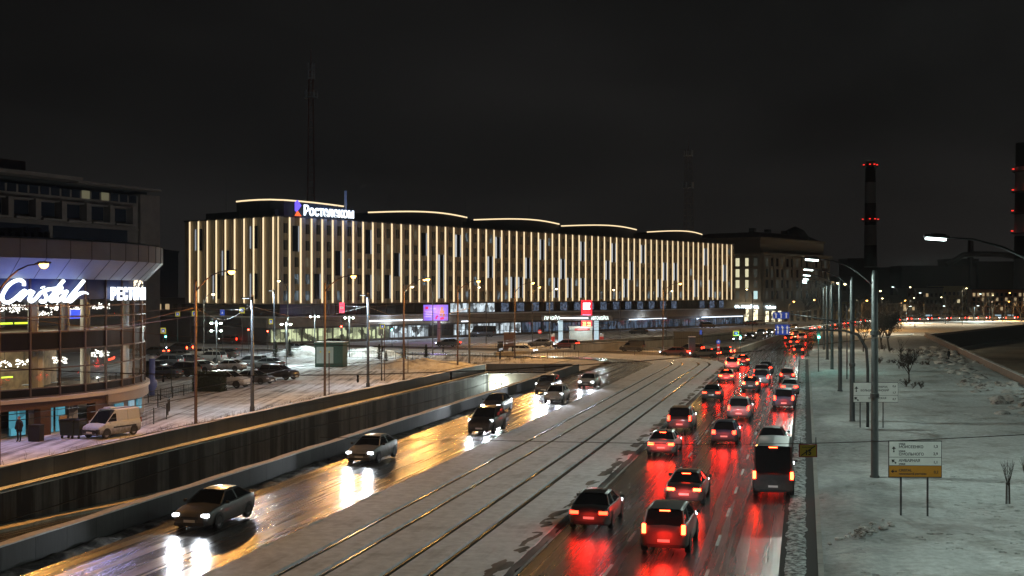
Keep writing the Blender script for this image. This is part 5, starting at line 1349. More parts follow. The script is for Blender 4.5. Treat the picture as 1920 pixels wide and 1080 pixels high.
MB().tube([(0, 0, zat(497, 590)), (8, 0, zat(478, 590)), (14, 0, zat(476, 590)), (26, 0, zat(477, 590)), (33, 0, zat(481, 590))], 1.3, 0, 8).build('pipe', dkb, k)
MB().bb((11, -1, 10), (12, 1, zat(480, 590))).build('support', dkb, k); MB().lathe([(1.6, 0), (1.3, 10)], 10).build('chimney_stub', dkb, k, loc=(13, 4, zat(487, 590)))
light('mast_light', (60, -60, 4), (1, .8, .6), 6000, k, 3)  # added light without a fitting, brightens the pipes and blocks
orange_wire = mat('worn wire', (.22, .15, .10), .5)  # wire with orange lamplight put into its colour
for nm_, pts in (('lower left', [at(-60, 95, zat(608, 95)), at(120, 92, zat(624, 92)), at(367, 90, zat(592, 90))]), ('upper left', [at(-40, 84, zat(630, 84)), at(200, 88, zat(612, 88)), at(367, 90, zat(577, 90))]),
                 ('middle', [at(367, 90, zat(578, 90)), at(420, 98, zat(600, 98)), at(473, 104, zat(572, 104))]), ('kiosk', [at(473, 104, zat(575, 104)), at(580, 118, zat(596, 118)), at(690, 131, zat(574, 131))]),
                 ('far', [at(690, 131, zat(576, 131)), at(780, 146, zat(600, 146)), at(880, 160, zat(578, 160))])):
    t = empty('overhead_wire', (0, 0, 0), 0, '%s sagging overhead wire lit orange above the car park side' % nm_, 'cable', 'wires above the car park side'); MB().tube(spline(pts, 8), .016, 0, 4).build('cable', orange_wire, t)
# ================================================================== CARS
tail_on = glow('tail lamp lit', (1, .018, .006), 26); brake_on = glow('brake lamp lit', (1, .03, .008), 46); tail_off = mat('tail lamp', (.22, .01, .01), .2)
head_on = glow('head lamp lit', (.88, .94, 1), 16); head_off = mat('head lamp', (.45, .47, .48), .12); car_glass = mat('car glass', (.010, .012, .014), .04, spec=.8)
plate = mat('number plate', (.6, .6, .58), .5); rimm = mat('wheel rim', (.28, .28, .29), .35, .8); trim = mat('car trim', (.018, .018, .019), .6)
amber_on = glow('amber lamp', (1, .42, .03), 14)
paints = {n_: mat('car paint '+n_, c, .34, .15, coat=.4) for n_, c in dict(black=(.012, .012, .014), grey=(.07, .073, .078), silver=(.25, .26, .27), white=(.55, .56, .57), red=(.22, .02, .02), blue=(.03, .05, .12), beige=(.30, .26, .20), snowy=(.6, .62, .64)).items()}
KINDS = {  # stations (y, z_bottom, z_belt, half width); cabin: y rear base, rear top, front top, front base, roof z, roof half width; wheel y; wheel r
 'sedan': dict(st=[(-2.3, .42, .72, .60), (-2.26, .30, .95, .78), (-2.0, .24, 1.04, .87), (-1.5, .2, 1.04, .9), (0, .2, .98, .91), (.9, .2, .98, .91), (1.5, .22, .92, .88), (2.05, .24, .80, .82), (2.25, .30, .68, .70), (2.31, .40, .56, .58)], cab=(-1.75, -1.05, .25, 1.05, 1.46, .58), wy=(-1.38, 1.38), wr=.33),
 'hatch': dict(st=[(-2.0, .42, .78, .62), (-1.97, .30, 1.0, .78), (-1.8, .24, 1.04, .85), (0, .2, 1.0, .88), (.9, .2, 1.0, .88), (1.45, .22, .95, .85), (1.9, .26, .80, .78), (2.02, .34, .62, .64)], cab=(-1.93, -1.55, .3, 1.15, 1.52, .58), wy=(-1.25, 1.28), wr=.32),
 'suv': dict(st=[(-2.3, .50, .88, .66), (-2.27, .38, 1.12, .84), (-2.1, .32, 1.18, .92), (0, .28, 1.16, .94), (1.0, .28, 1.15, .94), (1.7, .30, 1.10, .90), (2.15, .34, .96, .84), (2.32, .44, .72, .70)], cab=(-2.22, -1.85, .25, 1.1, 1.74, .68), wy=(-1.4, 1.42), wr=.38),
 'van': dict(st=[(-2.12, .42, .9, .80), (-2.10, .30, 1.1, .84), (-1.9, .24, 1.12, .86), (0, .22, 1.10, .87), (.75, .22, 1.08, .87), (1.3, .24, 1.0, .85), (1.85, .26, .86, .80), (2.08, .34, .66, .66)], cab=(-2.08, -2.0, .35, 1.3, 1.92, .72), wy=(-1.35, 1.3), wr=.33),
 'bus': dict(st=[(-3.0, .45, 1.1, .92), (-2.98, .32, 1.22, .98), (0, .28, 1.22, 1.0), (2.0, .28, 1.2, .99), (2.6, .3, 1.05, .95), (2.95, .36, .8, .84)], cab=(-2.96, -2.86, 1.7, 2.45, 2.55, .86), wy=(-1.75, 1.85), wr=.38)}
def grime(m):
    n = m.node_tree.nodes; l = m.node_tree.links; b = n['Principled BSDF']; c = b.inputs['Base Color'].default_value[:]; ro = b.inputs['Roughness'].default_value
    tc = n.new('ShaderNodeTexCoord'); s = n.new('ShaderNodeSeparateXYZ'); l.new(tc.outputs['Object'], s.inputs[0]); t = n.new('ShaderNodeTexNoise'); t.inputs['Scale'].default_value = 5; t.inputs['Detail'].default_value = 6; l.new(tc.outputs['Object'], t.inputs[0])
    a = n.new('ShaderNodeMath'); a.operation = 'MULTIPLY_ADD'; a.inputs[1].default_value = -.75; l.new(t.outputs[0], a.inputs[0]); l.new(s.outputs['Z'], a.inputs[2])
    r = n.new('ShaderNodeMapRange'); r.inputs[1].default_value = -.1; r.inputs[2].default_value = .55; r.inputs[3].default_value = .9; r.inputs[4].default_value = .12; l.new(a.outputs[0], r.inputs[0])
    x = n.new('ShaderNodeMix'); x.data_type = 'RGBA'; x.inputs[6].default_value = c; x.inputs[7].default_value = (.10, .092, .085, 1); l.new(r.outputs[0], x.inputs[0]); l.new(x.outputs[2], b.inputs['Base Color'])
    q = n.new('ShaderNodeMapRange'); q.inputs[3].default_value = ro; q.inputs[4].default_value = .85; l.new(r.outputs[0], q.inputs[0]); l.new(q.outputs[0], b.inputs['Roughness'])
    cw = n.new('ShaderNodeMapRange'); cw.inputs[3].default_value = .4; cw.inputs[4].default_value = 0; l.new(r.outputs[0], cw.inputs[0]); l.new(cw.outputs[0], b.inputs['Coat Weight'])
for m_c in paints.values(): grime(m_c)
PROTO = {}
def make_car(kind, color, lights=None, simple=False, snowcap=False, boxy=False):
    """+Y is the nose; origin on the road under the middle"""
    key = (kind, color, lights, simple, snowcap)
    if key in PROTO: return None, key
    k = KINDS[kind]; pm2 = paints[color]; t = bpy.data.objects.new('parked_car' if lights is None else 'car', None); COL.objects.link(t); t.empty_display_size = .3
    st = k['st']; mb = MB(); ring = None
    for (y, zb2, zt, w_) in st:
        zm = zb2+(zt-zb2)*.5
        pr = [(0, zb2), (w_*.86, zb2), (w_*.97, zb2+.10), (w_, zm), (w_*.985, zm+.10), (w_*.94, zt-.04), (w_*.86, zt), (0, zt+.035)]
        full = [(x, z) for x, z in pr]+[(-x, z) for x, z in reversed(pr[1:-1])]
        mb.v += [(x, y, z) for x, z in full]; ring = len(full)
    for i in range(len(st)-1):
        for j in range(ring): a = i*ring; b = a+ring; mb.f.append((a+j, b+j, b+(j+1) % ring, a+(j+1) % ring)); mb.m.append(0)
    mb.f.append(tuple(range(ring))); mb.m.append(0); e_ = (len(st)-1)*ring; mb.f.append(tuple(reversed(range(e_, e_+ring)))); mb.m.append(0)
    body = mb.build('body', pm2, t, smooth=True); bv = body.modifiers.new('n', 'WEIGHTED_NORMAL')
    yb, yt, yf, yn, zr, wr_ = k['cab']; 
    def beltz(y):
        for i in range(len(st)-1):
            if st[i][0] <= y <= st[i+1][0]:
                q = (y-st[i][0])/(st[i+1][0]-st[i][0]); return st[i][2]+(st[i+1][2]-st[i][2])*q, st[i][3]+(st[i+1][3]-st[i][3])*q
        return st[0][2], st[0][3]
    b0, w0 = beltz(yb+.02); b1, w1 = beltz(yn-.02); w0 *= .88; w1 *= .88
    lo_ = [(-w0, yb, b0-.02), (w0, yb, b0-.02), (w1, yn, b1-.02), (-w1, yn, b1-.02)]; hi_ = [(-wr_, yt, zr-.06), (wr_, yt, zr-.06), (wr_, yf, zr-.06), (-wr_, yf, zr-.06)]
    g = MB(); solid = kind in ('van',)
    def side_face(i, j, m): g.poly([lo_[i], lo_[j], hi_[j], hi_[i]], m)
    side_face(0, 1, 0); side_face(2, 3, 0)
    if solid: # blank van sides with a cab window
        for s, (i, j) in ((1, (1, 2)), (-1, (3, 0))): side_face(i, j, 1)
    else: side_face(1, 2, 0); side_face(3, 0, 0)
    g.build('cabin_glass', [car_glass, pm2], t)
    if solid:
        for s in (-1, 1):
            q = MB(); y0, y1 = .22, .98
            def sp_(y, z):
                f = (z-1.1)/(zr-.06-1.1); return (s*((w0+w1)/2*(1-f)+wr_*f+.012), y, z)
            q.poly([sp_(.25, 1.12), sp_(1.12, 1.12), sp_(.62, 1.62), sp_(.30, 1.66)]); q.build('side_window', car_glass, t)
            MB().box((s*.885, -.45, .72), (.03, 2.2, .09)).build('rub_strip', trim, t)
    # roof
    q = MB(); n_ = 5; pts = []
    for i in range(n_+1):
        u_ = i/n_; y = yt+(yf-yt)*u_; cr_ = .05*math.sin(math.pi*u_)+.0
        pts.append([(-wr_, y, zr-.062), (-wr_*.86, y, zr-.012+cr_*.5), (0, y, zr+.01+cr_*.6), (wr_*.86, y, zr-.012+cr_*.5), (wr_, y, zr-.062)])
    for i in range(n_):
        for j in range(4): q.poly([pts[i][j], pts[i][j+1], pts[i+1][j+1], pts[i+1][j]])
    rf = q.build('roof', paints['snowy'] if snowcap else pm2, t, smooth=True)
    # pillars
    q = MB()
    for s in (-1, 1):
        for a, b in (((s*w1, yn, b1), (s*wr_, yf, zr-.06)), ((s*w0, yb, b0), (s*wr_, yt, zr-.06)), ((s*(w0+w1)/2*1.0, (yf+yt)/2-.05, (b0+b1)/2), (s*wr_, (yf+yt)/2, zr-.06))): q.tube([a, b], .035, 0, 4)
        q.tube([(s*wr_, yt, zr-.06), (s*wr_, yf, zr-.06)], .03, 0, 4)
    q.build('pillars', pm2, t)
    wy = k['wy']; wr2 = k['wr']; hw_ = st[len(st)//2][3]
    for y in wy:
        for s in (-1, 1):
            wd_ = MB(); n_ = 18
            for (r_, x0, x1) in ((wr2, hw_-.20, hw_+.005),):
                prof2 = [(r_*.62, x0), (r_*.95, x0), (r_, x0+.04), (r_, x1-.04), (r_*.95, x1), (r_*.66, x1), (r_*.62, x1-.03)]
                base = len(wd_.v)
                for rr4, x in prof2:
                    for j in range(n_): an = 2*math.pi*j/n_; wd_.v.append((s*x, y+rr4*math.cos(an), wr2+rr4*math.sin(an)))
                for i in range(len(prof2)-1):
                    for j in range(n_): wd_.f.append((base+i*n_+j, base+i*n_+(j+1) % n_, base+(i+1)*n_+(j+1) % n_, base+(i+1)*n_+j)); wd_.m.append(0)
            wo = wd_.build('wheel', rubber, t, smooth=True)
            r3 = MB(); r3.poly([(s*(hw_-.02), y+wr2*.63*math.cos(2*math.pi*j/14), wr2+wr2*.63*math.sin(2*math.pi*j/14)) for j in range(14)])
            if not simple: r3.build('rim', rimm, wo)
            a3 = MB(); a3.poly([(s*(hw_-.004+.006), y+(wr2+.07)*math.cos(2*math.pi*j/16), max(.24, wr2+(wr2+.07)*math.sin(2*math.pi*j/16))) for j in range(16)])
            if not simple: a3.build('wheel_arch', trim, t)
    # lamps
    yr, zbr, ztr, wrr = st[1]; yf2, zbf, ztf, wff = st[-3]
    for s in (-1, 1):
        lm = {None: tail_off, 'tail': tail_on, 'brake': brake_on, 'front': tail_off}[lights]
        if kind in ('suv', 'van', 'bus'): MB().box((s*(wrr-.09), yr-.02, ztr-.08), (.15, .10, .36)).build('tail_light', lm, t, bevel=.02)
        elif kind == 'hatch': MB().box((s*(wrr-.12), yr-.015, ztr-.13), (.22, .12, .25)).build('tail_light', lm, t, bevel=.03)
        else: MB().box((s*(wrr-.17), yr-.01, ztr-.13), (.36, .12, .13)).build('tail_light', lm, t, bevel=.02)
        hm = head_on if lights == 'front' else (head_off if lights is None else glow('head lamp dim', (.9, .95, 1), 14))
        MB().box((s*(wff-.17), yf2+.12, ztf-.12), (.30, .20, .13)).build('headlight', hm, t, bevel=.03)
        if not simple: MB().box((s*(hw_+.07), yn-.25, b1+.08), (.16, .09, .12)).build('mirror', trim if color != 'white' else pm2, t, bevel=.02)
    if not simple:
        MB().box((0, yr-.03, .60), (.46, .03, .10)).build('license_plate', plate if lights is None else mat('lit plate', (.6, .6, .6), .5, emit=(1, .9, .8), es=.08), t)
        MB().box((0, st[-1][0]+.0, .46), (.50, .03, .11)).build('license_plate', plate, t)
        MB().box((0, st[-2][0]+.045, zbf+.34), (.8, .03, .13)).build('grille', trim, t)
        MB().box((0, (st[0][0]+.06), .40), (1.3, .12, .14)).build('bumper', trim, t, bevel=.02); MB().box((0, (st[-2][0]+.02), .33), (1.35, .14, .16)).build('bumper', trim, t, bevel=.02)
        if lights == 'brake': MB().box((0, yt-.02, zr-.07), (.4, .03, .04)).build('tail_light', brake_on, t)
    PROTO[key] = t
    return t, key
first_used = set()
def car(kind, color, lights, pos, rz, label, group=None, simple=False, snowcap=False, beam=None, tailw=None):
    t, key = make_car(kind, color, lights, simple, snowcap)
    if t is None: t = copy_tree(PROTO[key])
    t.location = pos; t.rotation_euler = (0, 0, rz)
    tag(t, label, {'sedan': 'car', 'hatch': 'car', 'suv': 'car', 'van': 'van', 'bus': 'minibus'}[kind], group)
    return t
def add_beams(t, power, spread=62, tail=0, headw=None):
    k = 2.4
    if power:
        for s in (-1, 1): light('headlight_beam', (s*.6, k, .7), (.85, .92, 1), power, t, .06, spread, (R(82), 0, 0))
    if tail: light('tail_light_glow', (0, -2.75, .75), (1, .02, .01), tail, t, .35)
RZ = -TH                                    # nose along the avenue, away from the camera
# right carriageway, seen from behind
lane = {'A': -8.6, 'B': -5.2, 'C': -1.75}
ordinal = ['nearest', 'second', 'third', 'fourth', 'fifth', 'sixth', 'seventh', 'eighth', 'ninth', 'tenth', 'eleventh']
lname = {'A': 'left', 'B': 'middle', 'C': 'right'}
traffic = {'A': [(50.5, 'sedan', 'black', 'tail'), (74.5, 'sedan', 'silver', 'brake'), (88, 'suv', 'black', 'tail'), (114, 'sedan', 'grey', 'tail')],
           'B': [(46.5, 'suv', 'grey', 'brake'), (57.5, 'sedan', 'black', 'brake'), (81, 'hatch', 'blue', 'tail'), (97, 'suv', 'silver', 'tail'), (126, 'hatch', 'grey', 'brake'), (143, 'suv', 'black', 'tail')],
           'C': [(61.5, 'bus', 'black', 'brake'), (78, 'sedan', 'black', 'tail'), (107, 'suv', 'blue', 'tail'), (123, 'sedan', 'silver', 'tail'), (140, 'hatch', 'red', 'tail')]}
cdesc = {'black': 'black', 'grey': 'dark grey', 'silver': 'silver', 'red': 'dark red', 'blue': 'dark blue', 'white': 'white', 'beige': 'beige', 'snowy': 'snowy'}
kdesc = {'sedan': 'saloon car', 'hatch': 'hatchback', 'suv': 'off-road car', 'bus': 'minibus', 'van': 'van'}
rr = random.Random(21)
for L_, lst in traffic.items():
    for i, (u, kd, cl, li) in enumerate(lst):
        near = u < 100
        t = car(kd, cl, li, P(u+2.3, lane[L_]+rr.uniform(-.3, .3), .02), RZ+rr.uniform(-.015, .015), '%s %s with red rear lamps, %s in the %s lane' % (cdesc[cl], kdesc[kd], ordinal[i] if i else 'nearest', lname[L_]), 'cars driving away up the right carriageway')
        add_beams(t, 260 if u < 130 else 0, tail=(34 if li == 'tail' else 70) if u < 110 else 0)
# cars queueing at the far stop line and turning
q_ = [(G(1362, 716), 'sedan', 'silver', 'brake', RZ+.05, 'silver saloon braking last in the queue at the junction'), (G(1372, 694), 'suv', 'white', 'brake', RZ+.08, 'white off-road car braking second in the queue at the junction'), (G(1392, 684), 'sedan', 'grey', 'brake', RZ+.1, 'grey saloon braking in the queue right of the white off-road car'),
      (G(1352, 668), 'hatch', 'black', 'brake', R(55), 'black hatchback turning left at the junction behind the queue'), (G(1322, 671), 'sedan', 'grey', 'brake', R(62), 'dark grey saloon turning left ahead of the black hatchback'), (G(1292, 664), 'suv', 'black', 'tail', R(68), 'black off-road car turning left towards the bridge road'), (G(1265, 668), 'sedan', 'red', 'tail', R(66), 'dark red saloon turning left nearest the tram curve'),
      (G(1185, 659), 'van', 'black', None, R(72), 'dark van on the bridge road in front of the beige parapet')]
for p, kd, cl, li, a, lab in q_:
    p.z = .02; t = car(kd, cl, li, p, a, lab)
    if li: add_beams(t, 0, tail=40)
q2 = [(1497, 664, 'C'), (1488, 648, 'B'), (1503, 640, 'C'), (1478, 640, 'A'), (1492, 632, 'B'), (1436, 700, 'A'), (1428, 722, 'A')]
for i, (px, py, _) in enumerate(q2):
    p = G(px, py); p.z = .02; kd = ['hatch', 'sedan', 'suv', 'sedan', 'hatch', 'sedan', 'suv'][i]; cl = ['black', 'grey', 'white', 'black', 'silver', 'black', 'grey'][i]
    car(kd, cl, 'tail', p, -TH*(1.0 if py > 650 else .9), '%s %s with red rear lamps beyond the junction, %s of seven' % (cdesc[cl], kdesc[kd], ['fifth', 'fourth', 'second', 'third', 'first', 'sixth', 'last'][i]), 'cars driving straight on beyond the junction', simple=True)
# left carriageway, oncoming with headlights
onc = [(66.5, -24.9, 'sedan', 'silver'), (83, -22.2, 'suv', 'black'), (97, -25.0, 'sedan', 'black'), (108, -22.1, 'hatch', 'white'), (117, -24.8, 'suv', 'grey'), (46.2, -24.7, 'sedan', 'grey'), (126, -22.2, 'sedan', 'white')]
for i, (u, v, kd, cl) in enumerate(onc):
    t = car(kd, cl, 'front', P(u+2.2, v, fall(v)), RZ+math.pi, '%s %s with white headlights, %s' % (cdesc[cl], kdesc[kd], ['second on the left road', 'third on the left road', 'fourth on the left road', 'fifth on the left road', 'sixth on the left road', 'nearest at the lower left', 'farthest on the left road'][i]), 'cars coming down the left carriageway')
    add_beams(t, 650 if i in (2, 3, 4, 6) else 260, 95)
# bridge road traffic seen side-on behind the car park
for i, (px, py, kd, cl, li, a, lab) in enumerate(((290, 667, 'sedan', 'grey', 'brake', 66, 'dark car with red rear lamps at the far left edge of the bridge road'), (335, 663, 'suv', 'black', 'brake', 66, 'black off-road car with red rear lamps waiting beside the far left crossing'), (560, 660, 'sedan', 'silver', 'front', -112, 'silver car with white headlights on the bridge road left of the kiosk'),
    (620, 650, 'hatch', 'black', 'tail', 66, 'small dark car with red lamps just behind the kiosk'), (840, 650, 'sedan', 'black', 'tail', 66, 'black saloon on the bridge road right of the spruces'), (980, 664, 'sedan', 'white', 'front', -108, 'white saloon with headlights on right of the corner lamp post'), (1060, 655, 'suv', 'red', 'tail', 70, 'dark red off-road car on the bridge road below the petrol station'),
    (430, 645, 'suv', 'red', 'tail', 66, 'red off-road car at the far crossing left of the thick mast'), (1013, 650, 'sedan', 'silver', None, 70, 'unlit silver car parked left of the petrol station'), (905, 632, 'bus', 'grey', None, 70, 'grey minibus parked before the lit ground floor'), (1197, 626, 'sedan', 'black', None, 60, 'dark car parked behind the beige parapet'))):
    p = G(px, py); p.z = .02; car(kd, cl, li, p, R(a), lab, simple=True)
for px, py, kd, cl, lab in ((1327, 615, 'suv', 'black', 'black off-road car parked on the snowy far plaza'), (1408, 610, 'sedan', 'red', 'dark red saloon parked in front of the stone building'), (1424, 609, 'hatch', 'white', 'white hatchback parked right of the red saloon by the stone building')):
    p = G(px, py); p.z = .02; car(kd, cl, None, p, R(-66), lab, simple=True)
# strings of cars on the far embankment: too small to tell apart
i = 0; rr = random.Random(17)
s = 150.0
while s < CUM[-1]-8:
    for v, a_, li, lab, gr in ((-4.2, math.pi, 'front', 'tiny oncoming car with white headlights on the far embankment road', 'oncoming cars on the far embankment road'), (-1.2, math.pi, 'front', 'tiny oncoming car with white headlights on the far embankment road', 'oncoming cars on the far embankment road'), (3.0, 0, 'tail', 'tiny car with red rear lamps on the far embankment road', 'receding cars on the far embankment road')):
        ss = s+rr.uniform(-2, 2)+(3 if v > 0 else 0); p = EV(v, ss, .02); p2 = EV(v, ss+1, .02)
        if rr.random() < .97 and ss > (230 if v < 0 else 150): car(['sedan', 'suv', 'hatch'][rr.randrange(3)], ['black', 'grey', 'silver'][rr.randrange(3)], li, p, heading(p, p2)+a_, lab, gr, simple=True)
    s += 6.4
# oncoming stream in front of the far plaza
for i in range(7):
    a, b = G(1385, 641), G(1490, 618); p = a.lerp(b, i/6); p.z = .02
    car(['sedan', 'hatch', 'suv'][i % 3], ['grey', 'black', 'silver'][i % 3], 'front', p, heading(b, a), 'small car with white headlights on the slip road left of the blue lane signs', 'cars with white headlights on the slip road', simple=True)
# the white van beside the restaurant
A, Bp = G(180, 826), G(255, 812); pc = G(208, 819); pc.z = .04
V = car('van', 'white', None, pc, heading(Bp, A)+R(-8), 'white delivery van with a roof cooling unit parked beside the restaurant')
MB().box((0, .1, 1.98), (.75, .65, .16), taper=.85).build('roof_unit', paints['white'], V, bevel=.04)
MB().box((0, 1.93, .52), (1.55, .30, .34)).build('bumper', trim, V, bevel=.05)
# parked cars in the lot
lot = [(430, 727, 'suv', 'white', 250, 'white off-road car parked right of the clipped hedge, its back to the road'), (478, 720, 'sedan', 'grey', 245, 'grey saloon parked behind the thick bluish mast'), (523, 712, 'suv', 'black', 250, 'black off-road car parked rightmost in the front row'),
       (428, 696, 'sedan', 'white', 75, 'white saloon parked in the second row behind the white off-road car'), (470, 691, 'suv', 'grey', 75, 'dark grey off-road car parked in the second row at the mast'), (500, 692, 'sedan', 'black', 70, 'black saloon parked in the second row right of the mast'),
       (372, 698, 'sedan', 'silver', 75, 'silver saloon parked behind the clipped hedge'), (340, 706, 'suv', 'black', 72, 'black off-road car parked behind the mesh fence, right one'), (305, 710, 'sedan', 'blue', 74, 'dark blue saloon parked behind the mesh fence, left one'), (395, 681, 'suv', 'silver', 70, 'silver off-road car in the third row under the floodlights'),
       (350, 684, 'sedan', 'black', 72, 'black saloon in the third row left of the rusty post'), (312, 690, 'suv', 'grey', 72, 'grey off-road car in the third row near the restaurant'), (283, 699, 'hatch', 'black', 72, 'black hatchback parked tight by the restaurant corner'), (420, 672, 'sedan', 'black', 74, 'black saloon in the back row by the snow bank'), (376, 671, 'hatch', 'snowy', 74, 'snow-covered hatchback in the back row'), (332, 675, 'sedan', 'grey', 74, 'grey saloon in the back row near the left crossing'), (545, 716, 'hatch', 'black', 250, 'black hatchback half hidden beside the rightmost off-road car')]
for i, (px, py, kd, cl, a, lab) in enumerate(lot):
    if px == 545: continue
    p = G(px, py); p.z = .04; car(kd, cl, None, p, R(a), lab, 'cars in the parking lot', snowcap=(i % 2 == 0))
for key, t in list(PROTO.items()):
    if 'label' not in t: 
        for c in list(t.children_recursive): bpy.data.objects.remove(c)
        bpy.data.objects.remove(t)

# ================================================================== KIOSK, FENCES, HEDGE, BINS
kp = G(600, 689); kp.z = 0
k = empty('transformer_kiosk', kp+Vector((1.2, 0, 0)), R(-24)+R(18), 'dark green transformer kiosk with two pale doors and yellow warning marks', 'kiosk')
gk = mat('kiosk green', (.035, .10, .085), .6, noise=.2); pk = mat('kiosk doors', (.40, .52, .52), .6, noise=.15)
MB().bb((-1.9, 0, 0), (1.9, 2.6, 3.1)).build('wall', gk, k); MB().bb((-2.05, -.2, 3.1), (2.05, 2.8, 3.35)).build('roof', gk, k); MB().bb((-2.0, -.15, 3.35), (2.0, 2.75, 3.42)).build('roof_snow', cap_snow, k)
for cx in (-1.15, .05):
    d = MB().bb((cx-.56, -.05, .55), (cx+.56, -.01, 2.75)).build('door', pk, k); MB().poly([(cx-.14, -.06, 2.0), (cx+.14, -.06, 2.0), (cx, -.06, 2.28)]).build('warning_mark', mat('warn yellow', (.7, .6, .03), .5), d)
h = empty('hedge', G(388, 735).xy.to_3d(), R(-8), 'clipped dark hedge block between the mesh fence and the white off-road car', 'hedge')
def leaf_cloud(n, fn, s, seed):
    rr = random.Random(seed); mb = MB()
    for _ in range(n):
        c = Vector(fn(rr)); a = Vector((rr.gauss(0, 1), rr.gauss(0, 1), rr.gauss(0, 1))).normalized(); b = a.orthogonal().normalized(); c2 = a.cross(b); q = s*rr.uniform(.6, 1.4)
        mb.poly([c+b*q, c+c2*q*.6, c-b*q, c-c2*q*.6])
    return mb
hm = mat('dark foliage', (.018, .03, .012), .8, noise=.5, nscale=2)
MB().bb((-1.45, 0, 0), (1.45, 1.3, 1.85)).build('core', mat('hedge core', (.012, .016, .009), .9), h)
def shell(rr):
    x, y, z = rr.uniform(-1.55, 1.55), rr.uniform(-.1, 1.4), rr.uniform(0, 1.98); f = rr.randrange(4)
    if f == 0: y = -.1+rr.gauss(0, .04)
    elif f == 1: x = 1.52+rr.gauss(0, .04)
    elif f == 2: z = 1.95+rr.gauss(0, .05)
    else: x = -1.52
    return x, y, z
leaf_cloud(2600, shell, .07, 1).build('foliage', hm, h)
def rail_fence(pts, hgt, label, m=black, bars=True, step=.22, name='railing_fence', mesh=False):
    t = empty(name, pts[0], 0, label, 'fence'); o = pts[0]; q = MB(); L = 0
    for i in range(len(pts)-1):
        a, b = pts[i]-o, pts[i+1]-o; d = (b-a).length; n = max(1, int(d/2.2))
        q.tube([a+Vector((0, 0, hgt)), b+Vector((0, 0, hgt))], .03, 0, 4); q.tube([a+Vector((0, 0, .15)), b+Vector((0, 0, .15))], .02, 0, 4)
        if bars:
            for j in range(int(d/step)): p = a.lerp(b, j*step/d); q.tube([p+Vector((0, 0, .15)), p+Vector((0, 0, hgt))], .012, 0, 3, False)
    q.build('rails', m, t); q = MB()
    for i in range(len(pts)-1):
        a, b = pts[i]-o, pts[i+1]-o; n = max(1, int((b-a).length/2.4))
        for j in range(n+1): p = a.lerp(b, j/n); q.box(p+Vector((0, 0, hgt/2+.05)), (.07, .07, hgt+.1))
    q.v and None
    for i in range(len(pts)-1):
        a, b = pts[i]-o, pts[i+1]-o; n = max(1, int((b-a).length/2.4))
        for j in range(n+(i == len(pts)-2)): p = a.lerp(b, j/n); MB().box((0, 0, hgt/2+.05), (.07, .07, hgt+.1)).build('post', m, t, loc=p)
    return t
def gg(px, py): p = G(px, py); p.z = .03; return p
rail_fence([gg(262, 806), gg(312, 787), gg(318, 772), gg(296, 765)], 1.15, 'black iron railing on the snow behind the white van', step=.35)
rail_fence([gg(278, 756), gg(365, 738)], 1.0, 'low black railing at the restaurant corner before the mesh fence', step=.4)
rail_fence([gg(277, 741), gg(364, 732)], 2.3, 'tall dark mesh fence in front of the parked cars', mat('fence green', (.02, .035, .03), .6), step=.16)
for nm_, a, b in (('left stretch behind the snow bank', (300, 672), (600, 668)), ('middle stretch behind the spruces', (650, 672), (900, 676)), ('right stretch before the tram curve', (905, 677), (1085, 672))):
    rail_fence([gg(*a), gg(*b)], 1.05, 'dark railing along the bridge road, '+nm_, step=.45)
rail_fence([gg(930, 655), gg(1180, 652)], 1.0, 'dark railing on the far side of the bridge road, below the petrol station', step=.5)
rail_fence([gg(1190, 668), gg(1240, 668)], 1.0, 'short railing on the island left of the turning cars', step=.4)
k = empty('advert_totem', gg(938, 674), 0, 'narrow dark standing panel with a lit stripe at the corner of the cutting', 'sign')
MB().bb((-.12, 0, 0), (.12, .1, 1.1)).build('post', black, k); MB().bb((-.45, -.05, 1.1), (.45, .15, 2.75)).build('panel', black, k); MB().box((.1, -.07, 1.6), (.6, .02, .06), ry=-.3).build('stripe', glow('totem white', (.8, .9, 1), 1), k); MB().box((.1, -.07, 1.42), (.6, .02, .06), ry=-.3).build('stripe', MAT['totem white'], k)
k = empty('utility_cabinet', gg(954, 655), 0, 'brown upright utility cabinet below the billboard and petrol station', 'cabinet'); MB().bb((-.9, 0, 0), (.9, .9, 2.9)).build('body', mat('cabinet brown', (.16, .08, .05), .7), k); MB().bb((-.95, -.05, 2.9), (.95, .95, 3.0)).build('lid', cap_snow, k)
k = empty('utility_cabinet', gg(1298, 668), 0, 'grey cabinet standing at the end of the turning cars', 'cabinet'); MB().bb((-.5, 0, 0), (.5, .7, 3.0)).build('body', pole_dark, k); MB().bb((-.55, -.05, 3.0), (.55, .75, 3.1)).build('lid', cap_snow, k)
k = empty('road_screen', gg(1290, 656), R(-20), 'grey slatted metal screen on the island behind the turning cars', 'screen')
MB().bb((-2.6, 0, 0), (2.6, .15, 3.2)).build('panel', steel, k)
q = MB()
for i in range(14): q.bb((-2.6+i*.4, -.05, 0), (-2.55+i*.4, 0, 3.2))
q.build('slats', pole_dark, k)
k = empty('waste_bin', gg(68, 828), R(-10), 'square black waste bin beside the brick pier of the restaurant', 'bin'); MB().bb((-.42, -.3, 0), (.42, .3, 1.05)).build('body', black, k, bevel=.03); MB().bb((-.45, -.33, 1.05), (.45, .33, 1.12)).build('lid', trim, k)
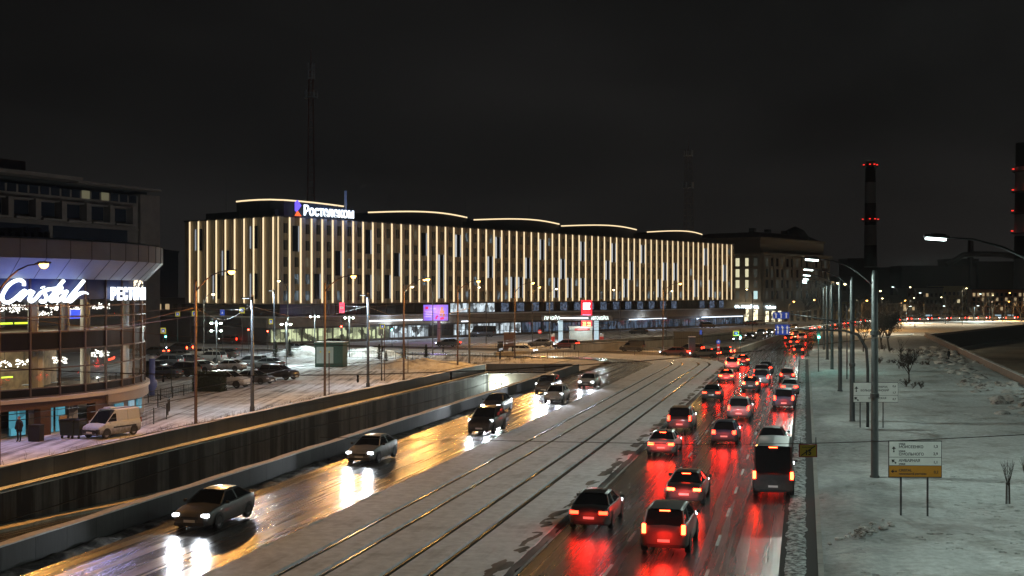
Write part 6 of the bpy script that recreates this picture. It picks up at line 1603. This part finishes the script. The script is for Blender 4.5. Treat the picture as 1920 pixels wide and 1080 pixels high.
for i, (px, lab) in enumerate(((131, 'left black wheeled dumpster beside the open restaurant door'), (143, 'right black wheeled dumpster beside the open restaurant door'))):
    k = empty('dumpster', gg(px, 822), R(-15), lab, 'dumpster'); q = MB(); q.box((0, 0, .7), (1.0, .8, 1.0), taper=1.15); q.build('body', mat('dumpster green', (.02, .03, .025), .5), k, bevel=.03); MB().bb((-.56, -.48, 1.22), (.56, .48, 1.3)).build('lid', black, k)
    for s in (-1, 1): MB().lathe([(.1, -.04), (.1, .04)], 10).build('wheel', rubber, k, loc=(s*.4, -.3, .1)).rotation_euler = (0, R(90), 0)
k = empty('information_post', gg(285, 742), 0, 'blue glowing round-topped post among the railings at the restaurant corner', 'post'); MB().lathe([(.28, 0), (.28, .5), (.5, .9), (.5, 1.4), (.3, 1.6), (.3, 3.6)], 12).build('body', mat('blue post', (.10, .13, .32), .4), k, smooth=True); MB().lathe([(.32, 3.6), (.1, 3.8)], 10).build('pole_cap', cap_snow, k)

# ================================================================== TREES AND PLANTS
bark = mat('bark', (.045, .034, .026), .9, noise=.4, nscale=8); bark_lit = mat('pale twigs', (.09, .075, .055), .9)  # bark_lit: bark copy with lamplight put into the colour
def bare_tree(h, seed, r0=.12, dens=1.0, depth=5, lean=0, spread=.55, multi=1):
    rr = random.Random(seed); tr = MB(); cr = MB()
    def grow(p, d, L, r, k):
        n = 3; pts = [p]; dd = d.copy()
        for i in range(n):
            dd = (dd+Vector((rr.gauss(0, .12), rr.gauss(0, .12), rr.gauss(.04, .06)))).normalized(); pts.append(pts[-1]+dd*L/n)
        (tr if k == 0 else cr).tube(pts, [r*(1-.4*i/n) for i in range(n+1)], 0, 6 if k < 2 else 3, False)
        if k < depth:
            m = rr.choice((2, 3, 3)) if k else rr.choice((4, 5)); 
            for i in range(int(m*dens+.5)):
                t_ = rr.uniform(.35, 1) if k else rr.uniform(.45, 1); q = pts[min(n, int(t_*n))].lerp(pts[min(n, int(t_*n)+1)], (t_*n) % 1)
                az = rr.random()*6.28; nd_ = (dd*(1-spread*.4)+Vector((math.cos(az), math.sin(az), rr.uniform(.1, .5)))*spread).normalized()
                grow(q, nd_, L*rr.uniform(.55, .8), max(.012, r*.52), k+1)
    for m in range(multi): grow(Vector((rr.gauss(0, .1*multi), rr.gauss(0, .1*multi), 0)), Vector((lean+rr.gauss(0, .05*multi), rr.gauss(0, .05*multi), 1)).normalized(), h*.42, r0, 0)
    return tr, cr
TP = {}
def tree(px, py, h, seed, label, group=None, kind='a', **kw):
    p = G(px, py) if py else None; p.z = .1; key = (seed, round(h))
    t = empty('bare_tree', p, random.Random(px).random()*6, label, 'tree', group)
    if key not in TP:
        a, b = bare_tree(h, seed, **kw); TP[key] = (a.build('trunk', bark, t, smooth=True), b.build('crown', bark_lit if kind == 'b' else bark, t))
    else:
        for o in TP[key]: c = o.copy(); COL.objects.link(c); c.parent = t
    return t
def leafy(t, h, r, n, z0, seed):
    def f(rr):
        a = Vector((rr.gauss(0, 1), rr.gauss(0, 1), rr.gauss(0, 1))).normalized()*r*rr.random()**.45; k = .72+.28*math.sin(a.x*3+a.z*4+seed); return a.x*k, a.y*k, z0+a.z*k*(h-z0)/r*.55
    leaf_cloud(n, f, .09, seed).build('foliage', mat('dry foliage', (.022, .018, .013), .9), t)
leafy(tree(1707, 722, 4.2, 3, 'bare young tree in the middle of the park snow', depth=5, r0=.09, spread=.45, dens=1.3), 4.2, .9, 420, 2.6, 1)
tree(1690, 692, 5.0, 4, 'thin bare tree left of the middle park tree', depth=4, r0=.06, dens=.7)
leafy(tree(1668, 660, 8.5, 5, 'big dark bushy bare tree beyond the masts', r0=.2, depth=5, dens=1.3), 8.5, 3.0, 5200, 5.0, 2); leafy(tree(1655, 656, 7.5, 6, 'dark bushy tree left of the big one beyond the masts', r0=.18, depth=5, dens=1.3), 7.5, 2.2, 2400, 4.6, 3)
tree(1618, 662, 6.0, 7, 'brownish bare tree between two lamp masts', kind='b', depth=5, dens=1.2)
for i, (px, py, h) in enumerate(((1655, 660, 1.6), (1672, 664, 1.4), (1690, 667, 1.5), (1735, 690, 1.2), (1705, 668, 1.6), (1650, 686, 1.4), (1672, 687, 1.2), (1690, 696, 1.5), (1700, 730, 1.3), (1722, 733, 1.2))):
    t = empty('shrub', G(px, py).xy.to_3d(), 0, 'small bare shrub on the snow near the middle park tree', 'shrub', 'bare shrubs in the park')
    a, b = bare_tree(h, 40+i % 3, r0=.03, depth=4, spread=.8, multi=3); a.v += []; a.build('stem', bark, t); b.build('crown', bark, t)
# staked saplings at the right edge
for px, py, lab in ((1890, 957, 'young staked sapling with upright twigs at the right of the park'), (1926, 950, 'second staked sapling cut by the right edge')):
    p = G(px, py); p.z = .3; t = empty('sapling', p, 0, lab, 'tree'); q = MB()
    for dx in (-.08, .08): q.tube([(dx, 0, 0), (dx*.8, 0, .98)], .035, 0, 5)
    q.build('stake', bark, t); q = MB(); rr = random.Random(px); q.tube([(0, 0, 0), (0, 0, .95)], .025, 0, 5)
    for k in range(13):
        an = k*2.4; d = Vector((math.cos(an)*.28, math.sin(an)*.28, 1)); q.tube([(0, 0, .8), Vector((0, 0, .8))+d*.5, Vector((d.x*1.0, d.y*1.0, .8+rr.uniform(.9, 1.25)))], [.016, .012, .006], 0, 3)
        for j in range(3): s_ = Vector((0, 0, .8))+d*rr.uniform(.4, .9); q.tube([s_, s_+Vector((rr.gauss(0, .1), rr.gauss(0, .1), .25))], [.008, .004], 0, 3)
    q.build('crown', bark, t)
# dark tree line behind the right masts and beyond the road
rr = random.Random(31)
for i in range(26):
    px = [1510, 1524, 1538, 1552, 1566, 1580, 1600, 1615, 1632, 1650, 1664, 1680, 1700, 1722, 1745, 1762, 1785, 1800, 1826, 1845, 1862, 1880, 1897, 1915, 1496, 1880][i]; Y = 440+rr.uniform(-12, 30); h = rr.uniform(7, 13) if px > 1600 else rr.uniform(12, 17)
    p = at(px, Y); s = i % 4; key = ('far', s)
    t = empty('bare_tree', p, rr.random()*6, 'dark bare tree in the line behind the far embankment road', 'tree', 'trees behind the far embankment road', scale=h/12)
    if key not in TP:
        a, b = bare_tree(12, 70+s, r0=.3, depth=5, dens=1.15); TP[key] = (a.build('trunk', bark, t, smooth=True), b.build('crown', bark, t))
    else:
        for o in TP[key]: c = o.copy(); COL.objects.link(c); c.parent = t
# little spruces with their dark needles
needle = mat('spruce needles', (.014, .028, .014), .85, noise=.4, nscale=3)
SPR = None
def spruce(px, py, h, label):
    global SPR
    p = G(px, py); p.z = .1; t = empty('spruce_tree', p, px*.1, label, 'tree', 'little spruces on the snow bank', scale=h/3.0)
    if SPR is None:
        rr = random.Random(9); tr = MB().tube([(0, 0, 0), (0, 0, 2.9)], [.06, .015], 0, 6).build('trunk', bark, t); q = MB()
        for k in range(2200):
            z = .3+2.65*rr.random()**1.25; rmax = (3.0-z)/2.7*1.0; a = rr.random()*6.28; tier = .65+.35*math.sin(z*14+a*.5); r_ = rmax*tier*math.sqrt(rr.random())
            c = Vector((r_*math.cos(a), r_*math.sin(a), z-r_*.25)); d = Vector((math.cos(a), math.sin(a), -.35)); s = Vector((-math.sin(a), math.cos(a), 0))*.035; L = .22
            q.poly([c-s, c+d*L, c+s, c-d*.05])
        SPR = (tr, q.build('crown', needle, t))
    else:
        for o in SPR: c = o.copy(); COL.objects.link(c); c.parent = t
for px, py, h, lab in ((711, 676, 2.4, 'leftmost little spruce on the snow bank'), (724, 679, 1.6, 'smallest spruce, second from the left'), (757, 686, 3.2, 'tallest little spruce in the middle of the snow bank'), (799, 680, 2.6, 'rightmost little spruce with spread branches'), (517, 672, 2.6, 'spruce behind the black off-road car'), (543, 670, 2.8, 'spruce left of the green kiosk')): spruce(px, py, h, lab)
# dead weeds along the verge
q = MB(); rr = random.Random(2)
for _ in range(520):
    if rr.random() < .7: u = rr.uniform(74, 108); v = -42.6+rr.gauss(0, .5)
    else: u = rr.uniform(44, 74); v = -43.3+rr.gauss(0, .7)
    p = P(u, v, .12)
    if rr.random() > (.9 if u > 74 else .35): continue
    for k in range(rr.randrange(2, 5)):
        d = Vector((rr.gauss(0, .25), rr.gauss(0, .25), 1)); L = rr.uniform(.25, .75); q.tube([p, p+d*L*.6, p+d*L+Vector((rr.gauss(0, .08), 0, 0))], [.012, .009, .004], 0, 3, False)
tag(q.build('dead_weeds', mat('weed stalks', (.07, .055, .04), .9)), kind='stuff')
# ================================================================== PEOPLE
def person(pos, rz, h, coat, legs, label, hatc=None, stride=.0):
    t = empty('person', pos, rz, label, 'person'); s = h/1.75
    jn = [(0, 0, .98), (0, 0, 1.22), (0, .0, 1.45), (0, .01, 1.55), (0, .02, 1.66),                               # pelvis..head
          (.1, 0, .92), (.11, stride*.5, .5), (.11, stride, .08), (.12, stride+.16, .04), (-.1, 0, .92), (-.11, -stride*.4, .5), (-.11, -stride, .08), (-.12, -stride+.16, .04),
          (.19, 0, 1.42), (.25, -.02, 1.15), (.25, .08, .92), (.25, .1, .84), (-.19, 0, 1.42), (-.25, -.02, 1.15), (-.25, .08, .92), (-.25, .1, .84)]
    ed = [(0, 1), (1, 2), (2, 3), (3, 4), (0, 5), (5, 6), (6, 7), (7, 8), (0, 9), (9, 10), (10, 11), (11, 12), (2, 13), (13, 14), (14, 15), (15, 16), (2, 17), (17, 18), (18, 19), (19, 20)]
    rad = [.15, .14, .13, .06, .095, .09, .07, .05, .05, .09, .07, .05, .05, .07, .055, .045, .04, .07, .055, .045, .04]
    me = bpy.data.meshes.new('body'); me.from_pydata([tuple(c*s for c in j) for j in jn], ed, []); o = bpy.data.objects.new('body', me); COL.objects.link(o); o.parent = t
    sk = o.modifiers.new('s', 'SKIN'); 
    for i, v in enumerate(me.skin_vertices[0].data if me.skin_vertices else []): v.radius = (rad[i]*s, rad[i]*s); v.use_root = (i == 0)
    if not me.skin_vertices:
        bpy.context.view_layer.update()
    o.modifiers.new('u', 'SUBSURF').render_levels = 1; me.materials.append(mat('trousers', legs, .8))
    c = MB(); c.lathe([(.20*s, .72*s), (.21*s, .9*s), (.18*s, 1.15*s), (.22*s, 1.36*s), (.19*s, 1.47*s), (.08*s, 1.53*s)], 14); 
    c.tube([(.2*s, 0, 1.42*s), (.27*s, -.01, 1.15*s), (.26*s, .09, .92*s)], [.075*s, .07*s, .055*s], 0, 8); c.tube([(-.2*s, 0, 1.42*s), (-.27*s, -.01, 1.15*s), (-.26*s, .09, .92*s)], [.075*s, .07*s, .055*s], 0, 8)
    c.build('coat', mat('coat '+str(coat), coat, .85), t, smooth=True)
    MB().lathe([(.04*s, 1.53*s), (.085*s, 1.58*s), (.095*s, 1.66*s), (.085*s, 1.72*s), (.03*s, 1.76*s)], 12).build('face', mat('skin', (.45, .28, .2), .6), t, smooth=True, loc=(0, .02, 0))
    MB().lathe([(.103*s, 1.67*s), (.10*s, 1.74*s), (.04*s, 1.80*s)], 12).build('hat', mat('hat '+str(hatc), hatc or (.02, .02, .02), .9), t, smooth=True, loc=(0, .0, 0))
    return t
pp = G(36, 829); pp.z = .03
person(pp, R(160), 1.66, (.014, .013, .018), (.015, .015, .02), 'person in a long dark coat and reddish hat standing at the cyan-lit door', (.20, .06, .04))
pp = G(1779, 679); pp.z = .1
person(pp, R(30), 1.75, (.012, .012, .014), (.015, .015, .02), 'person in dark clothes walking on the quay path by the river wall', stride=.28)
pp = G(467, 667)
print('objects', len(bpy.data.objects), 'polys', sum(len(m.polygons) for m in bpy.data.meshes))
# ------------------------------------------------------------------ thin frosty haze round the whole place
hm_ = bpy.data.materials.new('haze'); hm_.use_nodes = True; n = hm_.node_tree.nodes; n.remove(n['Principled BSDF'])
pv = n.new('ShaderNodeVolumePrincipled'); pv.inputs['Color'].default_value = (.9, .9, .92, 1); pv.inputs['Density'].default_value = .00011; pv.inputs['Anisotropy'].default_value = .6
hm_.node_tree.links.new(pv.outputs[0], n['Material Output'].inputs['Volume'])
tag(MB().bb((-720, -60, -11), (920, 1520, 120)).build('haze', hm_), kind='stuff')
